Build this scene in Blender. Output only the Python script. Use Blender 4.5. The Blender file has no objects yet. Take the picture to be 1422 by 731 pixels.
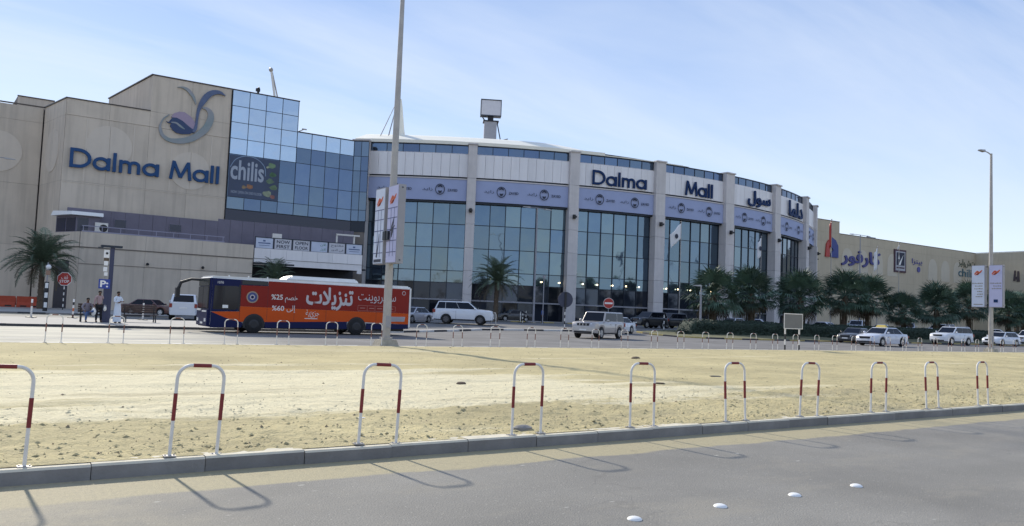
import bpy, bmesh, math, random
from mathutils import Vector, Matrix
from math import sin, cos, pi, radians, atan2, hypot
random.seed(7)
scn = bpy.context.scene
col = scn.collection
# ------------------------------------------------------------------ camera
YAW, PITCH, ROLL = radians(33.534), radians(3.545), radians(2.262)
cd = bpy.data.cameras.new('camera'); cd.sensor_width = 36; cd.lens = 27.85
cd.clip_start = .1; cd.clip_end = 12000
cam = bpy.data.objects.new('camera', cd); col.objects.link(cam); scn.camera = cam
fw = Vector((sin(YAW)*cos(PITCH), cos(YAW)*cos(PITCH), sin(PITCH)))
rt = Vector((cos(YAW), -sin(YAW), 0)); up = rt.cross(fw)
up2 = up*cos(ROLL) - rt*sin(ROLL); rt2 = rt*cos(ROLL) + up*sin(ROLL)
cam.matrix_world = Matrix(((rt2.x, up2.x, -fw.x, 0), (rt2.y, up2.y, -fw.y, 0), (rt2.z, up2.z, -fw.z, 1.65), (0, 0, 0, 1)))
# ------------------------------------------------------------------ sky, sun, exposure
SUN_EL = radians(31.6); SUN_AZ = radians(-2.0)        # azimuth from +Y towards +X
w = bpy.data.worlds.new('World'); scn.world = w; w.use_nodes = True
nt = w.node_tree; N = nt.nodes; L = nt.links; N.clear()
out = N.new('ShaderNodeOutputWorld'); bg = N.new('ShaderNodeBackground')
sky = N.new('ShaderNodeTexSky'); sky.sky_type = 'NISHITA'; sky.sun_disc = False
sky.sun_elevation = SUN_EL; sky.sun_rotation = SUN_AZ; sky.altitude = 0
sky.air_density = 1.0; sky.dust_density = 0.2; sky.ozone_density = 1.6
tc = N.new('ShaderNodeTexCoord'); sep = N.new('ShaderNodeSeparateXYZ'); L.new(tc.outputs['Generated'], sep.inputs[0])
# thin wind-drawn cirrus: noise on the sky plane (direction divided by height)
add = N.new('ShaderNodeMath'); add.operation = 'ADD'; add.inputs[1].default_value = .12; L.new(sep.outputs['Z'], add.inputs[0])
dv = N.new('ShaderNodeVectorMath'); dv.operation = 'DIVIDE'; L.new(tc.outputs['Generated'], dv.inputs[0])
cmb = N.new('ShaderNodeCombineXYZ'); cmb.inputs[2].default_value = 1
L.new(add.outputs[0], cmb.inputs[0]); L.new(add.outputs[0], cmb.inputs[1]); L.new(cmb.outputs[0], dv.inputs[1])
mp = N.new('ShaderNodeMapping'); mp.inputs['Rotation'].default_value = (0, 0, radians(20)); mp.inputs['Scale'].default_value = (.28, 1.1, .0)
L.new(dv.outputs[0], mp.inputs[0])
no = N.new('ShaderNodeTexNoise'); no.inputs['Scale'].default_value = .9; no.inputs['Detail'].default_value = 7; no.inputs['Roughness'].default_value = .58
no.inputs['Distortion'].default_value = .5; L.new(mp.outputs[0], no.inputs['Vector'])
rc = N.new('ShaderNodeMapRange'); rc.inputs['From Min'].default_value = .42; rc.inputs['From Max'].default_value = .68
rc.inputs['To Max'].default_value = .6; L.new(no.outputs['Fac'], rc.inputs['Value'])
# summer haze: whitish at the horizon, milky blue higher up, the same all round
ramp = N.new('ShaderNodeValToRGB'); L.new(sep.outputs['Z'], ramp.inputs[0])
for p_, c_ in ((0, (.64, .70, .81)), (.10, (.57, .65, .80)), (.20, (.41, .51, .71)), (.38, (.175, .29, .56)), (.6, (.19, .30, .56)), (1, (.20, .30, .55))):
    e_ = ramp.color_ramp.elements[0] if p_ == 0 else ramp.color_ramp.elements[-1] if p_ == 1 else ramp.color_ramp.elements.new(p_)
    e_.position = p_; e_.color = (*c_, 1)
hs = N.new('ShaderNodeVectorMath'); hs.operation = 'SCALE'; hs.inputs['Scale'].default_value = 3.95; L.new(ramp.outputs[0], hs.inputs[0])
hm = N.new('ShaderNodeMix'); hm.data_type = 'RGBA'; hm.inputs['Factor'].default_value = .86
L.new(sky.outputs[0], hm.inputs['A']); L.new(hs.outputs[0], hm.inputs['B'])
cl = N.new('ShaderNodeMix'); cl.data_type = 'RGBA'; L.new(rc.outputs[0], cl.inputs['Factor'])
L.new(hm.outputs['Result'], cl.inputs['A']); cl.inputs['B'].default_value = (2.75, 3.0, 3.4, 1)
L.new(cl.outputs['Result'], bg.inputs['Color']); bg.inputs['Strength'].default_value = .15
L.new(bg.outputs[0], out.inputs[0])
sd_ = bpy.data.lights.new('sun', 'SUN'); sd_.energy = 2.45; sd_.angle = radians(2.0); sd_.color = (1, .93, .80)
sun = bpy.data.objects.new('sun', sd_); col.objects.link(sun)
sv = Vector((sin(SUN_AZ)*cos(SUN_EL), cos(SUN_AZ)*cos(SUN_EL), sin(SUN_EL)))
sun.rotation_euler = sv.to_track_quat('Z', 'Y').to_euler(); sun.location = (0, 60, 80)
scn.view_settings.view_transform = 'Standard'; scn.view_settings.look = 'None'
scn.view_settings.exposure = 1.08; scn.view_settings.gamma = 1
try:
    scn.cycles.max_bounces = 6; scn.cycles.use_denoising = True
except Exception: pass

# ------------------------------------------------------------------ materials
MATS = {}
def mat(name, c, rough=.7, metal=0., var=.0, vscale=3., bump=0., bscale=20., c2=None, spec=.5, emit=None, es=0., rnd=0., coat=0., stretch=(1, 1, 1), streak=0.):
    """procedural material: base colour modulated by two octaves of noise, fine bump, per-object variation, vertical dirt streaks"""
    if name in MATS: return MATS[name]
    m = bpy.data.materials.new(name); m.use_nodes = True; t = m.node_tree; n = t.nodes; l = t.links
    b = n['Principled BSDF']; b.inputs['Roughness'].default_value = rough; b.inputs['Metallic'].default_value = metal
    b.inputs['Specular IOR Level'].default_value = spec; b.inputs['Coat Weight'].default_value = coat; b.inputs['Coat Roughness'].default_value = .05
    c = (*c, 1); b.inputs['Base Color'].default_value = c
    tcn = n.new('ShaderNodeTexCoord'); mpn = n.new('ShaderNodeMapping'); mpn.inputs['Scale'].default_value = stretch
    l.new(tcn.outputs['Object'], mpn.inputs[0]); cur = None
    if var or c2 is not None:
        nz = n.new('ShaderNodeTexNoise'); nz.inputs['Scale'].default_value = vscale; nz.inputs['Detail'].default_value = 6; nz.inputs['Roughness'].default_value = .62
        l.new(mpn.outputs[0], nz.inputs['Vector'])
        r = n.new('ShaderNodeMapRange'); r.inputs['From Min'].default_value = .3; r.inputs['From Max'].default_value = .7; l.new(nz.outputs['Fac'], r.inputs['Value'])
        mi = n.new('ShaderNodeMix'); mi.data_type = 'RGBA'; l.new(r.outputs[0], mi.inputs['Factor'])
        if c2 is None: c2 = tuple(v*(1-var) for v in c[:3]); c = tuple(min(1, v*(1+var*.6)) for v in c[:3])+(1,)
        mi.inputs['A'].default_value = (*c2, 1); mi.inputs['B'].default_value = c; cur = mi.outputs['Result']
    if streak:
        ms = n.new('ShaderNodeMapping'); ms.inputs['Scale'].default_value = (1.6, 1.6, .09); l.new(tcn.outputs['Object'], ms.inputs[0])
        ns = n.new('ShaderNodeTexNoise'); ns.inputs['Scale'].default_value = 1.3; ns.inputs['Detail'].default_value = 5; l.new(ms.outputs[0], ns.inputs['Vector'])
        r = n.new('ShaderNodeMapRange'); r.inputs['From Min'].default_value = .45; r.inputs['From Max'].default_value = .75
        r.inputs['To Min'].default_value = 1; r.inputs['To Max'].default_value = 1-streak; l.new(ns.outputs['Fac'], r.inputs['Value'])
        vm = n.new('ShaderNodeVectorMath'); vm.operation = 'SCALE'; l.new(r.outputs[0], vm.inputs['Scale'])
        if cur: l.new(cur, vm.inputs[0])
        else: vm.inputs[0].default_value = c[:3]
        cur = vm.outputs[0]
    if rnd:
        oi = n.new('ShaderNodeObjectInfo'); r = n.new('ShaderNodeMapRange'); r.inputs['To Min'].default_value = 1-rnd; r.inputs['To Max'].default_value = 1+rnd
        l.new(oi.outputs['Random'], r.inputs['Value']); vm = n.new('ShaderNodeVectorMath'); vm.operation = 'SCALE'; l.new(r.outputs[0], vm.inputs['Scale'])
        if cur: l.new(cur, vm.inputs[0])
        else: vm.inputs[0].default_value = c[:3]
        cur = vm.outputs[0]
    if cur: l.new(cur, b.inputs['Base Color'])
    if bump:
        nb = n.new('ShaderNodeTexNoise'); nb.inputs['Scale'].default_value = bscale; nb.inputs['Detail'].default_value = 5; l.new(mpn.outputs[0], nb.inputs['Vector'])
        bp = n.new('ShaderNodeBump'); bp.inputs['Strength'].default_value = bump; bp.inputs['Distance'].default_value = .02
        l.new(nb.outputs['Fac'], bp.inputs['Height']); l.new(bp.outputs[0], b.inputs['Normal'])
    if emit: b.inputs['Emission Color'].default_value = (*emit, 1); b.inputs['Emission Strength'].default_value = es
    MATS[name] = m; return m

def glass_mat(name, c, metal, rough, tilt=.012, rnd=.3, c2=None):
    """reflective curtain-wall pane: every pane is tilted and tinted a little differently, slight waviness"""
    m = bpy.data.materials.new(name); m.use_nodes = True; t = m.node_tree; n = t.nodes; l = t.links
    b = n['Principled BSDF']; b.inputs['Roughness'].default_value = rough; b.inputs['Metallic'].default_value = metal
    oi = n.new('ShaderNodeObjectInfo'); r = n.new('ShaderNodeMapRange'); r.inputs['To Min'].default_value = 1-rnd; r.inputs['To Max'].default_value = 1+rnd
    l.new(oi.outputs['Random'], r.inputs['Value']); vm = n.new('ShaderNodeVectorMath'); vm.operation = 'SCALE'; hm_ = n.new('ShaderNodeMix'); hm_.data_type = 'RGBA'; hm_.inputs['A'].default_value = (*c, 1); hm_.inputs['B'].default_value = (*(c2 or c), 1)
    wh = n.new('ShaderNodeTexWhiteNoise'); wh.noise_dimensions = '1D'; wa = n.new('ShaderNodeMath'); wa.inputs[1].default_value = 3.3; l.new(oi.outputs['Random'], wa.inputs[0]); l.new(wa.outputs[0], wh.inputs['W']); l.new(wh.outputs['Value'], hm_.inputs['Factor']); l.new(hm_.outputs['Result'], vm.inputs[0])
    l.new(r.outputs[0], vm.inputs['Scale']); l.new(vm.outputs[0], b.inputs['Base Color'])
    wn = n.new('ShaderNodeTexWhiteNoise'); wn.noise_dimensions = '1D'; l.new(oi.outputs['Random'], wn.inputs['W'])
    s1 = n.new('ShaderNodeVectorMath'); s1.operation = 'SUBTRACT'; s1.inputs[1].default_value = (.5, .5, .5); l.new(wn.outputs['Color'], s1.inputs[0])
    s2 = n.new('ShaderNodeVectorMath'); s2.operation = 'SCALE'; s2.inputs['Scale'].default_value = tilt*2; l.new(s1.outputs[0], s2.inputs[0])
    ge = n.new('ShaderNodeNewGeometry')
    nz = n.new('ShaderNodeTexNoise'); nz.inputs['Scale'].default_value = .8; nz.inputs['Detail'].default_value = 2; tcn = n.new('ShaderNodeTexCoord'); l.new(tcn.outputs['Object'], nz.inputs['Vector'])
    s3 = n.new('ShaderNodeVectorMath'); s3.operation = 'SUBTRACT'; s3.inputs[1].default_value = (.5, .5, .5); l.new(nz.outputs['Color'], s3.inputs[0])
    s4 = n.new('ShaderNodeVectorMath'); s4.operation = 'SCALE'; s4.inputs['Scale'].default_value = .05; l.new(s3.outputs[0], s4.inputs[0])
    a1 = n.new('ShaderNodeVectorMath'); l.new(ge.outputs['Normal'], a1.inputs[0]); l.new(s2.outputs[0], a1.inputs[1])
    a2 = n.new('ShaderNodeVectorMath'); l.new(a1.outputs[0], a2.inputs[0]); l.new(s4.outputs[0], a2.inputs[1])
    nn = n.new('ShaderNodeVectorMath'); nn.operation = 'NORMALIZE'; l.new(a2.outputs[0], nn.inputs[0]); l.new(nn.outputs[0], b.inputs['Normal'])
    MATS[name] = m; return m

BEIGE = (.61, .525, .425)
M_wall = mat('precast_beige', BEIGE, .85, var=.09, vscale=.35, bump=.25, bscale=14, rnd=.045, streak=.17)
M_wall2 = mat('precast_beige_relief', (.635, .555, .46), .85, var=.05, vscale=.5, bump=.2, bscale=14, streak=.06)
M_core = mat('dark_joint_mortar', (.22, .19, .165), .9)  # dark backing that shows in the gaps between wall panels
M_cap = mat('dark_metal_coping', (.09, .075, .065), .5, .3)
M_rwall = mat('far_wall_beige', (.53, .455, .33), .85, var=.06, vscale=.25, rnd=.03, streak=.08)
M_rwall2 = mat('far_wall_relief', (.58, .52, .41), .85, var=.05, vscale=.3)
M_stone = mat('pale_grey_stone', (.62, .58, .56), .6, var=.07, vscale=1.2, bump=.1, rnd=.04, streak=.10)
M_panel = mat('white_metal_panel', (.78, .755, .755), .45, .1, var=.03, vscale=.6, rnd=.05, streak=.07)
M_cream = mat('cream_roof_membrane', (.86, .82, .70), .55, var=.05, vscale=.6)
M_banner = mat('lilac_banner_cloth', (.36, .41, .60), .75, var=.05, vscale=.5, bump=.3, bscale=1.5)
M_navy = mat('navy_letter', (.012, .035, .11), .6, spec=.15)
M_navy2 = mat('blue_letter_face', (.025, .075, .19), .6, spec=.2, var=.08, vscale=.6)
M_ink = mat('dark_print', (.03, .035, .06), .7)
M_mull = mat('dark_mullion', (.022, .03, .045), .4, .4)
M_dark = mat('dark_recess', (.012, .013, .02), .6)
M_darkblue = mat('dark_spandrel_glass', (.012, .018, .05), .15, spec=.5)
M_glassT = glass_mat('tower_glass', (.44, .53, .63), .92, .04, .01, .05)  # upper panes' bright sky reflection put into a paler colour than the low panes
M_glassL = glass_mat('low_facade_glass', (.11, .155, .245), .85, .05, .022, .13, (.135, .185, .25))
M_glassR = glass_mat('rotunda_glass', (.125, .180, .245), .85, .05, .022, .14, (.15, .205, .24))
M_glassG = glass_mat('ground_floor_glass', (.035, .045, .065), .5, .06, .04, .6)
M_corr = mat('purple_grey_cladding', (.17, .155, .20), .6, .2, var=.12, vscale=.6)
M_asph = None
M_white = mat('white_paint', (.80, .79, .76), .4, var=.04, vscale=8)
M_whitedirty = mat('weathered_white_paint', (.74, .71, .66), .5, var=.12, vscale=9)
M_red = mat('dull_red_band', (.21, .022, .022), .55, var=.2, vscale=14)
M_redfade = mat('faded_brown_red_band', (.20, .09, .07), .6, var=.25, vscale=9)
M_kerb = mat('grey_concrete_kerb', (.22, .21, .20), .9, var=.18, vscale=3, bump=.4, bscale=30, rnd=.10)
M_kerbY = mat('yellow_kerb_paint', (.46, .36, .13), .8, var=.25, vscale=4, rnd=.1)
M_kerbB = mat('black_kerb_paint_and_shade', (.05, .05, .055), .8, var=.3, vscale=4)  # real black paint on striped kerbs; painted-in shade on the pavement kerb
M_kerbW = mat('white_kerb_paint', (.55, .54, .52), .8, var=.2, vscale=4)
M_steel = mat('galvanised_steel', (.40, .38, .36), .5, .5, var=.15, vscale=2)
M_grey = mat('painted_grey_steel', (.30, .30, .33), .5, .2, var=.1, vscale=2)
M_conc = mat('rough_concrete', (.38, .34, .27), .95, var=.25, vscale=5, bump=.8, bscale=12)
M_black = mat('black_plastic', (.012, .012, .014), .5)
M_tyre = mat('tyre_rubber', (.015, .015, .016), .85)
M_rim = mat('alloy_rim', (.45, .46, .48), .3, .8)
M_rimd = mat('dark_rim', (.10, .10, .11), .4, .6)
M_rimdd = mat('black_steel_rim', (.03, .03, .033), .5, .3)
M_cglass = mat('car_glass', (.005, .007, .013), .08, spec=.3)
M_chrome = mat('chrome', (.7, .7, .72), .15, 1)
M_lamp = mat('headlight_lens', (.75, .78, .82), .12, .3)
M_tail = mat('tail_light_red', (.25, .02, .015), .25)
M_trunk = mat('palm_trunk', (.13, .095, .065), .95, var=.35, vscale=6, bump=1, bscale=9)
M_frondA = mat('date_frond_green', (.12, .165, .105), .6, var=.25, vscale=1.2, rnd=.35)
M_frondW = mat('fan_frond_green', (.068, .12, .080), .55, var=.25, vscale=1.2, rnd=.35)
M_fronddry = mat('dry_frond_brown', (.10, .08, .05), .85, var=.25, vscale=2, rnd=.3)
M_hedge = mat('hedge_green', (.022, .042, .024), .75, var=.35, vscale=2.5)
M_stem = mat('frond_stem', (.14, .15, .08), .7)
M_signred = mat('sign_red', (.42, .025, .018), .4)
M_signblue = mat('sign_blue', (.02, .05, .28), .4)
M_signgrey = mat('sign_back_grey', (.05, .055, .085), .7)
M_boardback = mat('board_back_grey', (.17, .17, .165), .6, .2, var=.08)
M_yellow = mat('taxi_yellow', (.62, .46, .10), .45)
M_orangebar = mat('red_orange_plastic', (.44, .06, .022), .6, var=.15, vscale=3)
M_skin = mat('brown_skin', (.17, .085, .05), .6)
M_hair = mat('black_hair', (.012, .01, .009), .8)
M_bannerpost = mat('lilac_poster', (.45, .46, .66), .6, var=.05, vscale=1)
M_poster2 = mat('pale_blue_poster', (.55, .60, .72), .6, var=.08, vscale=1.2)
M_logo_or = mat('orange_red_print', (.50, .09, .03), .6)
M_warm = mat('warm_lit_globe', (.9, .8, .6), .4, emit=(1, .82, .5), es=3.5)

def paint(name, c, metal=.0, rough=.28): return mat(name, c, rough, metal, coat=.6, var=.03, vscale=2)
P_white = paint('white_car_paint', (.66, .68, .72)); P_silver = paint('silver_car_paint', (.44, .44, .47), .35)
P_patrol = paint('beige_silver_paint', (.42, .39, .37), .3); P_brown = paint('maroon_brown_paint', (.11, .042, .03), .1)
P_black = paint('black_car_paint', (.014, .015, .02)); P_dgrey = paint('dark_grey_car_paint', (.07, .065, .06), .3)
P_pearl = paint('pearl_white_car_paint', (.58, .60, .66))

# ------------------------------------------------------------------ mesh helpers
class MB:
    def __init__(s): s.v = []; s.f = []; s.mi = []; s.m = 0
    def add(s, vs, fs):
        b = len(s.v); s.v += [tuple(v) for v in vs]
        for f in fs: s.f.append(tuple(i+b for i in f)); s.mi.append(s.m)
    def box(s, x0, x1, y0, y1, z0, z1):
        s.add([(x0, y0, z0), (x1, y0, z0), (x1, y1, z0), (x0, y1, z0), (x0, y0, z1), (x1, y0, z1), (x1, y1, z1), (x0, y1, z1)],
              [(0, 3, 2, 1), (4, 5, 6, 7), (0, 1, 5, 4), (1, 2, 6, 5), (2, 3, 7, 6), (3, 0, 4, 7)])
    def hexa(s, p): s.add(p, [(0, 3, 2, 1), (4, 5, 6, 7), (0, 1, 5, 4), (1, 2, 6, 5), (2, 3, 7, 6), (3, 0, 4, 7)])
    def tube(s, pts, r, n=8, caps=True):
        pts = [Vector(p) for p in pts]; rr = r if isinstance(r, (list, tuple)) else [r]*len(pts); rings = []; pu = None
        for i, p in enumerate(pts):
            d = (pts[min(i+1, len(pts)-1)]-pts[max(i-1, 0)]).normalized()
            if pu is None: pu = d.orthogonal().normalized()
            u = (pu-d*pu.dot(d)).normalized(); pu = u; v = d.cross(u)
            rings.append([p+(u*cos(2*pi*k/n)+v*sin(2*pi*k/n))*rr[i] for k in range(n)])
        vs = [q for R in rings for q in R]; fs = []
        for i in range(len(pts)-1):
            for k in range(n): a = i*n+k; b = i*n+(k+1) % n; fs.append((a, b, b+n, a+n))
        if caps: fs.append(tuple(range(n))[::-1]); fs.append(tuple((len(pts)-1)*n+k for k in range(n)))
        s.add(vs, fs)
    def prism(s, poly, fr, w0, w1):
        """poly in (u,v) extruded from w0 to w1 along the frame's normal"""
        n = len(poly); s.add([fr(u, v, w0) for u, v in poly]+[fr(u, v, w1) for u, v in poly],
              [tuple(range(n))[::-1], tuple(range(n, 2*n))]+[(i, (i+1) % n, n+(i+1) % n, n+i) for i in range(n)])
    def sphere(s, c, r, n=10, m=6, sc=(1, 1, 1)):
        vs = []; fs = []
        for j in range(m+1):
            t = pi*j/m
            for i in range(n): a = 2*pi*i/n; vs.append((c[0]+r*sc[0]*sin(t)*cos(a), c[1]+r*sc[1]*sin(t)*sin(a), c[2]+r*sc[2]*cos(t)))
        for j in range(m):
            for i in range(n): a = j*n+i; b = j*n+(i+1) % n; fs.append((a, a+n, b+n, b))
        s.add(vs, fs)
    def grid(s, fn, nu, nv):
        vs = [fn(i/nu, j/nv) for j in range(nv+1) for i in range(nu+1)]
        s.add(vs, [(j*(nu+1)+i, j*(nu+1)+i+1, (j+1)*(nu+1)+i+1, (j+1)*(nu+1)+i) for j in range(nv) for i in range(nu)])
    def mesh(s, name, mats, smooth=False, fix=True):
        me = bpy.data.meshes.new(name); me.from_pydata(s.v, [], s.f)
        for m in (mats if isinstance(mats, (list, tuple)) else [mats]): me.materials.append(m)
        for p, k in zip(me.polygons, s.mi): p.material_index = k
        if fix:
            bm = bmesh.new(); bm.from_mesh(me); bmesh.ops.remove_doubles(bm, verts=bm.verts, dist=1e-5)
            bmesh.ops.recalc_face_normals(bm, faces=bm.faces); bm.to_mesh(me); bm.free()
        if smooth:
            for p in me.polygons: p.use_smooth = True
            me.set_sharp_from_angle(angle=radians(38))
        return me
    def build(s, name, mats, parent=None, smooth=False, fix=True): return link(name, s.mesh(name, mats, smooth, fix), parent)
def link(name, me, parent=None):
    o = bpy.data.objects.new(name, me); col.objects.link(o)
    if parent is not None: o.parent = parent
    return o
def tag(o, label=None, cat=None, group=None, kind=None):
    if label: o['label'] = label
    if cat: o['category'] = cat
    if group: o['group'] = group
    if kind: o['kind'] = kind
    return o
def thing(name, label, cat, loc=(0, 0, 0), rz=0, group=None):
    o = bpy.data.objects.new(name, None); col.objects.link(o); o.location = loc; o.rotation_euler = (0, 0, rz); o.empty_display_size = .3
    return tag(o, label, cat, group)
def children_of(o): return [c for c in bpy.data.objects if c.parent == o]
KIDS = {}
def copy_tree(o, parent=None):
    c = o.copy(); col.objects.link(c)
    if parent: c.parent = parent
    k = KIDS.get(o.name)
    if k is None: k = KIDS[o.name] = children_of(o)
    for ch in k: copy_tree(ch, c)
    return c
def place(proto, used, loc, rz, label, group=None, cat=None, scale=None):
    o = proto if not used else copy_tree(proto)
    o.location = loc; o.rotation_euler = (0, 0, rz); o['label'] = label
    if group: o['group'] = group
    if scale: o.scale = (scale,)*3
    return o
class Frame:
    def __init__(s, o, u, n): s.o = Vector(o); s.u = Vector(u).normalized(); s.n = Vector(n).normalized(); s.z = Vector((0, 0, 1))
    def __call__(s, u, v, w=0): return s.o+s.u*u+s.z*v+s.n*w
def fbox(mb, fr, u0, u1, v0, v1, w0, w1):
    mb.hexa([fr(u0, v0, w0), fr(u1, v0, w0), fr(u1, v0, w1), fr(u0, v0, w1), fr(u0, v1, w0), fr(u1, v1, w0), fr(u1, v1, w1), fr(u0, v1, w1)])
def fpart(name, m, parent, fr, u0, u1, v0, v1, w0, w1):
    mb = MB(); fbox(mb, fr, u0, u1, v0, v1, w0, w1); return mb.build(name, m, parent)
def ss(a, b, x): x = min(1, max(0, (x-a)/(b-a))); return x*x*(3-2*x)
def gz(X, Y): return .45*ss(47, 66, Y)*ss(22, 38, X)

# ------------------------------------------------------------------ lettering
ARF = dict(zip('اأإبتةجخدرزسصفقكلمنوىيه', [0xFE8D, 0xFE83, 0xFE87, 0xFE8F, 0xFE95, 0xFE93, 0xFE9D, 0xFEA5, 0xFEA9, 0xFEAD, 0xFEAF, 0xFEB1, 0xFEB9, 0xFED1, 0xFED5, 0xFED9, 0xFEDD, 0xFEE1, 0xFEE5, 0xFEED, 0xFEEF, 0xFEF1, 0xFEE9]))
def shape(t):
    two = 'اأإةدرزوى'; o = []; t = t.replace('لا', '\ufefb')
    for i, c in enumerate(t):
        pj = i > 0 and t[i-1] in ARF and t[i-1] not in two
        if c == '\ufefb': o.append(chr(0xfefc if pj else 0xfefb)); continue
        if c not in ARF: o.append(c); continue
        nj = i < len(t)-1 and (t[i+1] in ARF or t[i+1] == '\ufefb') and c not in two
        b = ARF[c]; b += 3 if nj and pj else 2 if nj else 1 if pj else 0
        o.append(chr(b))
    return ''.join(reversed(o))
_gc = {}
def glyph(body, bold=0.):
    k = (body, bold)
    if k in _gc: return _gc[k]
    c = bpy.data.curves.new('t', 'FONT'); c.body = body; c.resolution_u = 3; c.offset = bold
    o = bpy.data.objects.new('t', c); me = bpy.data.meshes.new_from_object(o)
    vs = [tuple(v.co) for v in me.vertices]; fs = [tuple(p.vertices) for p in me.polygons]
    bpy.data.objects.remove(o); bpy.data.curves.remove(c); bpy.data.meshes.remove(me)
    _gc[k] = (vs, fs); return _gc[k]
def gw(body):
    vs, _ = glyph(body); return max(v[0] for v in vs) if vs else 0
def text_mesh(body, fr, u0, u1, v0, v1, wz, m, name, parent, depth=0., bold=0., arabic=False, flip=False, fat=0.):
    """lettering stretched to fill the rectangle u0..u1, v0..v1 of the frame, standing wz in front of it"""
    V = []; F = []
    if arabic:
        s = shape(body); ref = gw('|'); x = 0
        for i, ch in enumerate(s):
            if ch == ' ': continue
            x = (gw(s[:i]+'|')-ref) if i else 0
            vs, fs = glyph(ch, 0.); b = len(V)
            cps = [(0, 0)]+([(fat*cos(k*pi/4), fat*sin(k*pi/4)) for k in range(8)] if fat else [])
            for j, (ox, oy) in enumerate(cps):
                b = len(V); V += [(a+x+ox, c+oy, (i % 2)*.0011+j*.0003) for a, c, _ in vs]; F += [tuple(q+b for q in f) for f in fs]
    else:
        vs, fs = glyph(body, bold); V = list(vs); F = list(fs)
    xs = [v[0] for v in V]; ys = [v[1] for v in V]; a0, a1, b0, b1 = min(xs), max(xs), min(ys), max(ys)
    def T(v, w):
        uu = (v[0]-a0)/(a1-a0); uu = 1-uu if flip else uu
        return fr(u0+(u1-u0)*uu, v0+(v1-v0)*(v[1]-b0)/(b1-b0), wz+v[2]*2+w)
    me = bpy.data.meshes.new(name); me.from_pydata([T(v, 0) for v in V], [], F); me.materials.append(m)
    if depth:
        bm = bmesh.new(); bm.from_mesh(me); bmesh.ops.remove_doubles(bm, verts=bm.verts, dist=1e-5)
        r = bmesh.ops.extrude_face_region(bm, geom=bm.faces[:]); d = fr.n*-depth
        bmesh.ops.translate(bm, verts=[e for e in r['geom'] if isinstance(e, bmesh.types.BMVert)], vec=d)
        bmesh.ops.recalc_face_normals(bm, faces=bm.faces); bm.to_mesh(me); bm.free()
    return link(name, me, parent)
def brush(mb, fr, pts, w0, w1, sub=5):
    """a stroke of varying width (u, v, width), smoothed and extruded"""
    P = [Vector(p) for p in pts]; Q = []
    for i in range(len(P)-1):
        a, b, c, d = P[max(i-1, 0)], P[i], P[i+1], P[min(i+2, len(P)-1)]
        for k in range(sub):
            t = k/sub; Q.append(.5*((2*b)+(c-a)*t+(2*a-5*b+4*c-d)*t*t+(3*b-a-3*c+d)*t**3))
    Q.append(P[-1]); Lf = []; Rt = []
    for i, q in enumerate(Q):
        d = Q[min(i+1, len(Q)-1)]-Q[max(i-1, 0)]; n = Vector((-d.y, d.x)); n = n.normalized() if n.length else Vector((0, 1))
        h = max(q.z, .01)/2; Lf.append((q.x+n.x*h, q.y+n.y*h)); Rt.append((q.x-n.x*h, q.y-n.y*h))
    n = len(Q); vs = []
    for wv in (w1, w0): vs += [fr(a, b, wv) for a, b in Lf]+[fr(a, b, wv) for a, b in Rt]
    fs = []
    for i in range(n-1):
        fs += [(i, n+i, n+i+1, i+1), (2*n+i, 2*n+i+1, 3*n+i+1, 3*n+i), (i, i+1, 2*n+i+1, 2*n+i), (n+i, 3*n+i, 3*n+i+1, n+i+1)]
    fs += [(0, 2*n, 3*n, n), (n-1, 2*n-1, 4*n-1, 3*n-1)]
    mb.add(vs, fs)
# geometric capitals of the mall sign, drawn on an em square 1 unit high (x right, y up)
def latin_letter(ch):
    """list of strokes; each stroke is points (x, y, width); returns strokes and advance"""
    t = .158
    def arc(cx, cy, r, a0, a1, n=14, ry=None): return [(cx+r*cos(a0+(a1-a0)*k/n), cy+(ry or r)*sin(a0+(a1-a0)*k/n), t) for k in range(n+1)]
    if ch == 'D': return [[(.085, 0, t), (.085, 1, t)], [(.1, t/2, t), (.3, t/2, t)]+arc(.33, .5, .42, -pi/2, pi/2, 14, .5-t/2)[1:-1]+[(.3, 1-t/2, t), (.1, 1-t/2, t)]], .86
    if ch == 'a': return [arc(.33, .34, .26, 0, 2*pi, 20, .27), [(.61, 0, t), (.61, .68, t)]], .74
    if ch == 'l': return [[(.09, 0, t), (.09, 1, t)]], .24
    if ch == 'm': return [[(.09, 0, t), (.09, .68, t)], [(.09, .42, t)]+arc(.265, .42, .175, pi, 0, 8, .18)[1:]+[(.44, .3, t), (.44, 0, t)], [(.44, .42, t)]+arc(.615, .42, .175, pi, 0, 8, .18)[1:]+[(.79, .3, t), (.79, 0, t)]], .93
    if ch == 'M': return [[(.07, 0, t), (.17, 1, t*.9)], [(.17, .96, t), (.47, .12, t)], [(.47, .12, t), (.77, .96, t)], [(.77, 1, t*.9), (.87, 0, t)]], .97
    return [], .35
def latin_sign(word, frs, u0, u1, v0, v1, w0, w1, m, parent, ref_total=None):
    adv = [latin_letter(c)[1] for c in word]; tot = sum(adv); x = 0; sx = (u1-u0)/tot; sy = v1-v0
    for c, a in zip(word, adv):
        st = latin_letter(c)[0]
        if st:
            mb = MB(); fr = frs(u0+(x+a/2)*sx) if callable(frs) and not isinstance(frs, Frame) else frs
            for k, s_ in enumerate(st):
                brush(mb, fr, [(u0+(x+p[0])*sx, v0+p[1]*sy, p[2]*sy) for p in s_], w0, w1+.004*k, 2 if len(s_) > 2 else 1)
            o = mb.build('letter', m, parent)
        x += a

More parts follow.
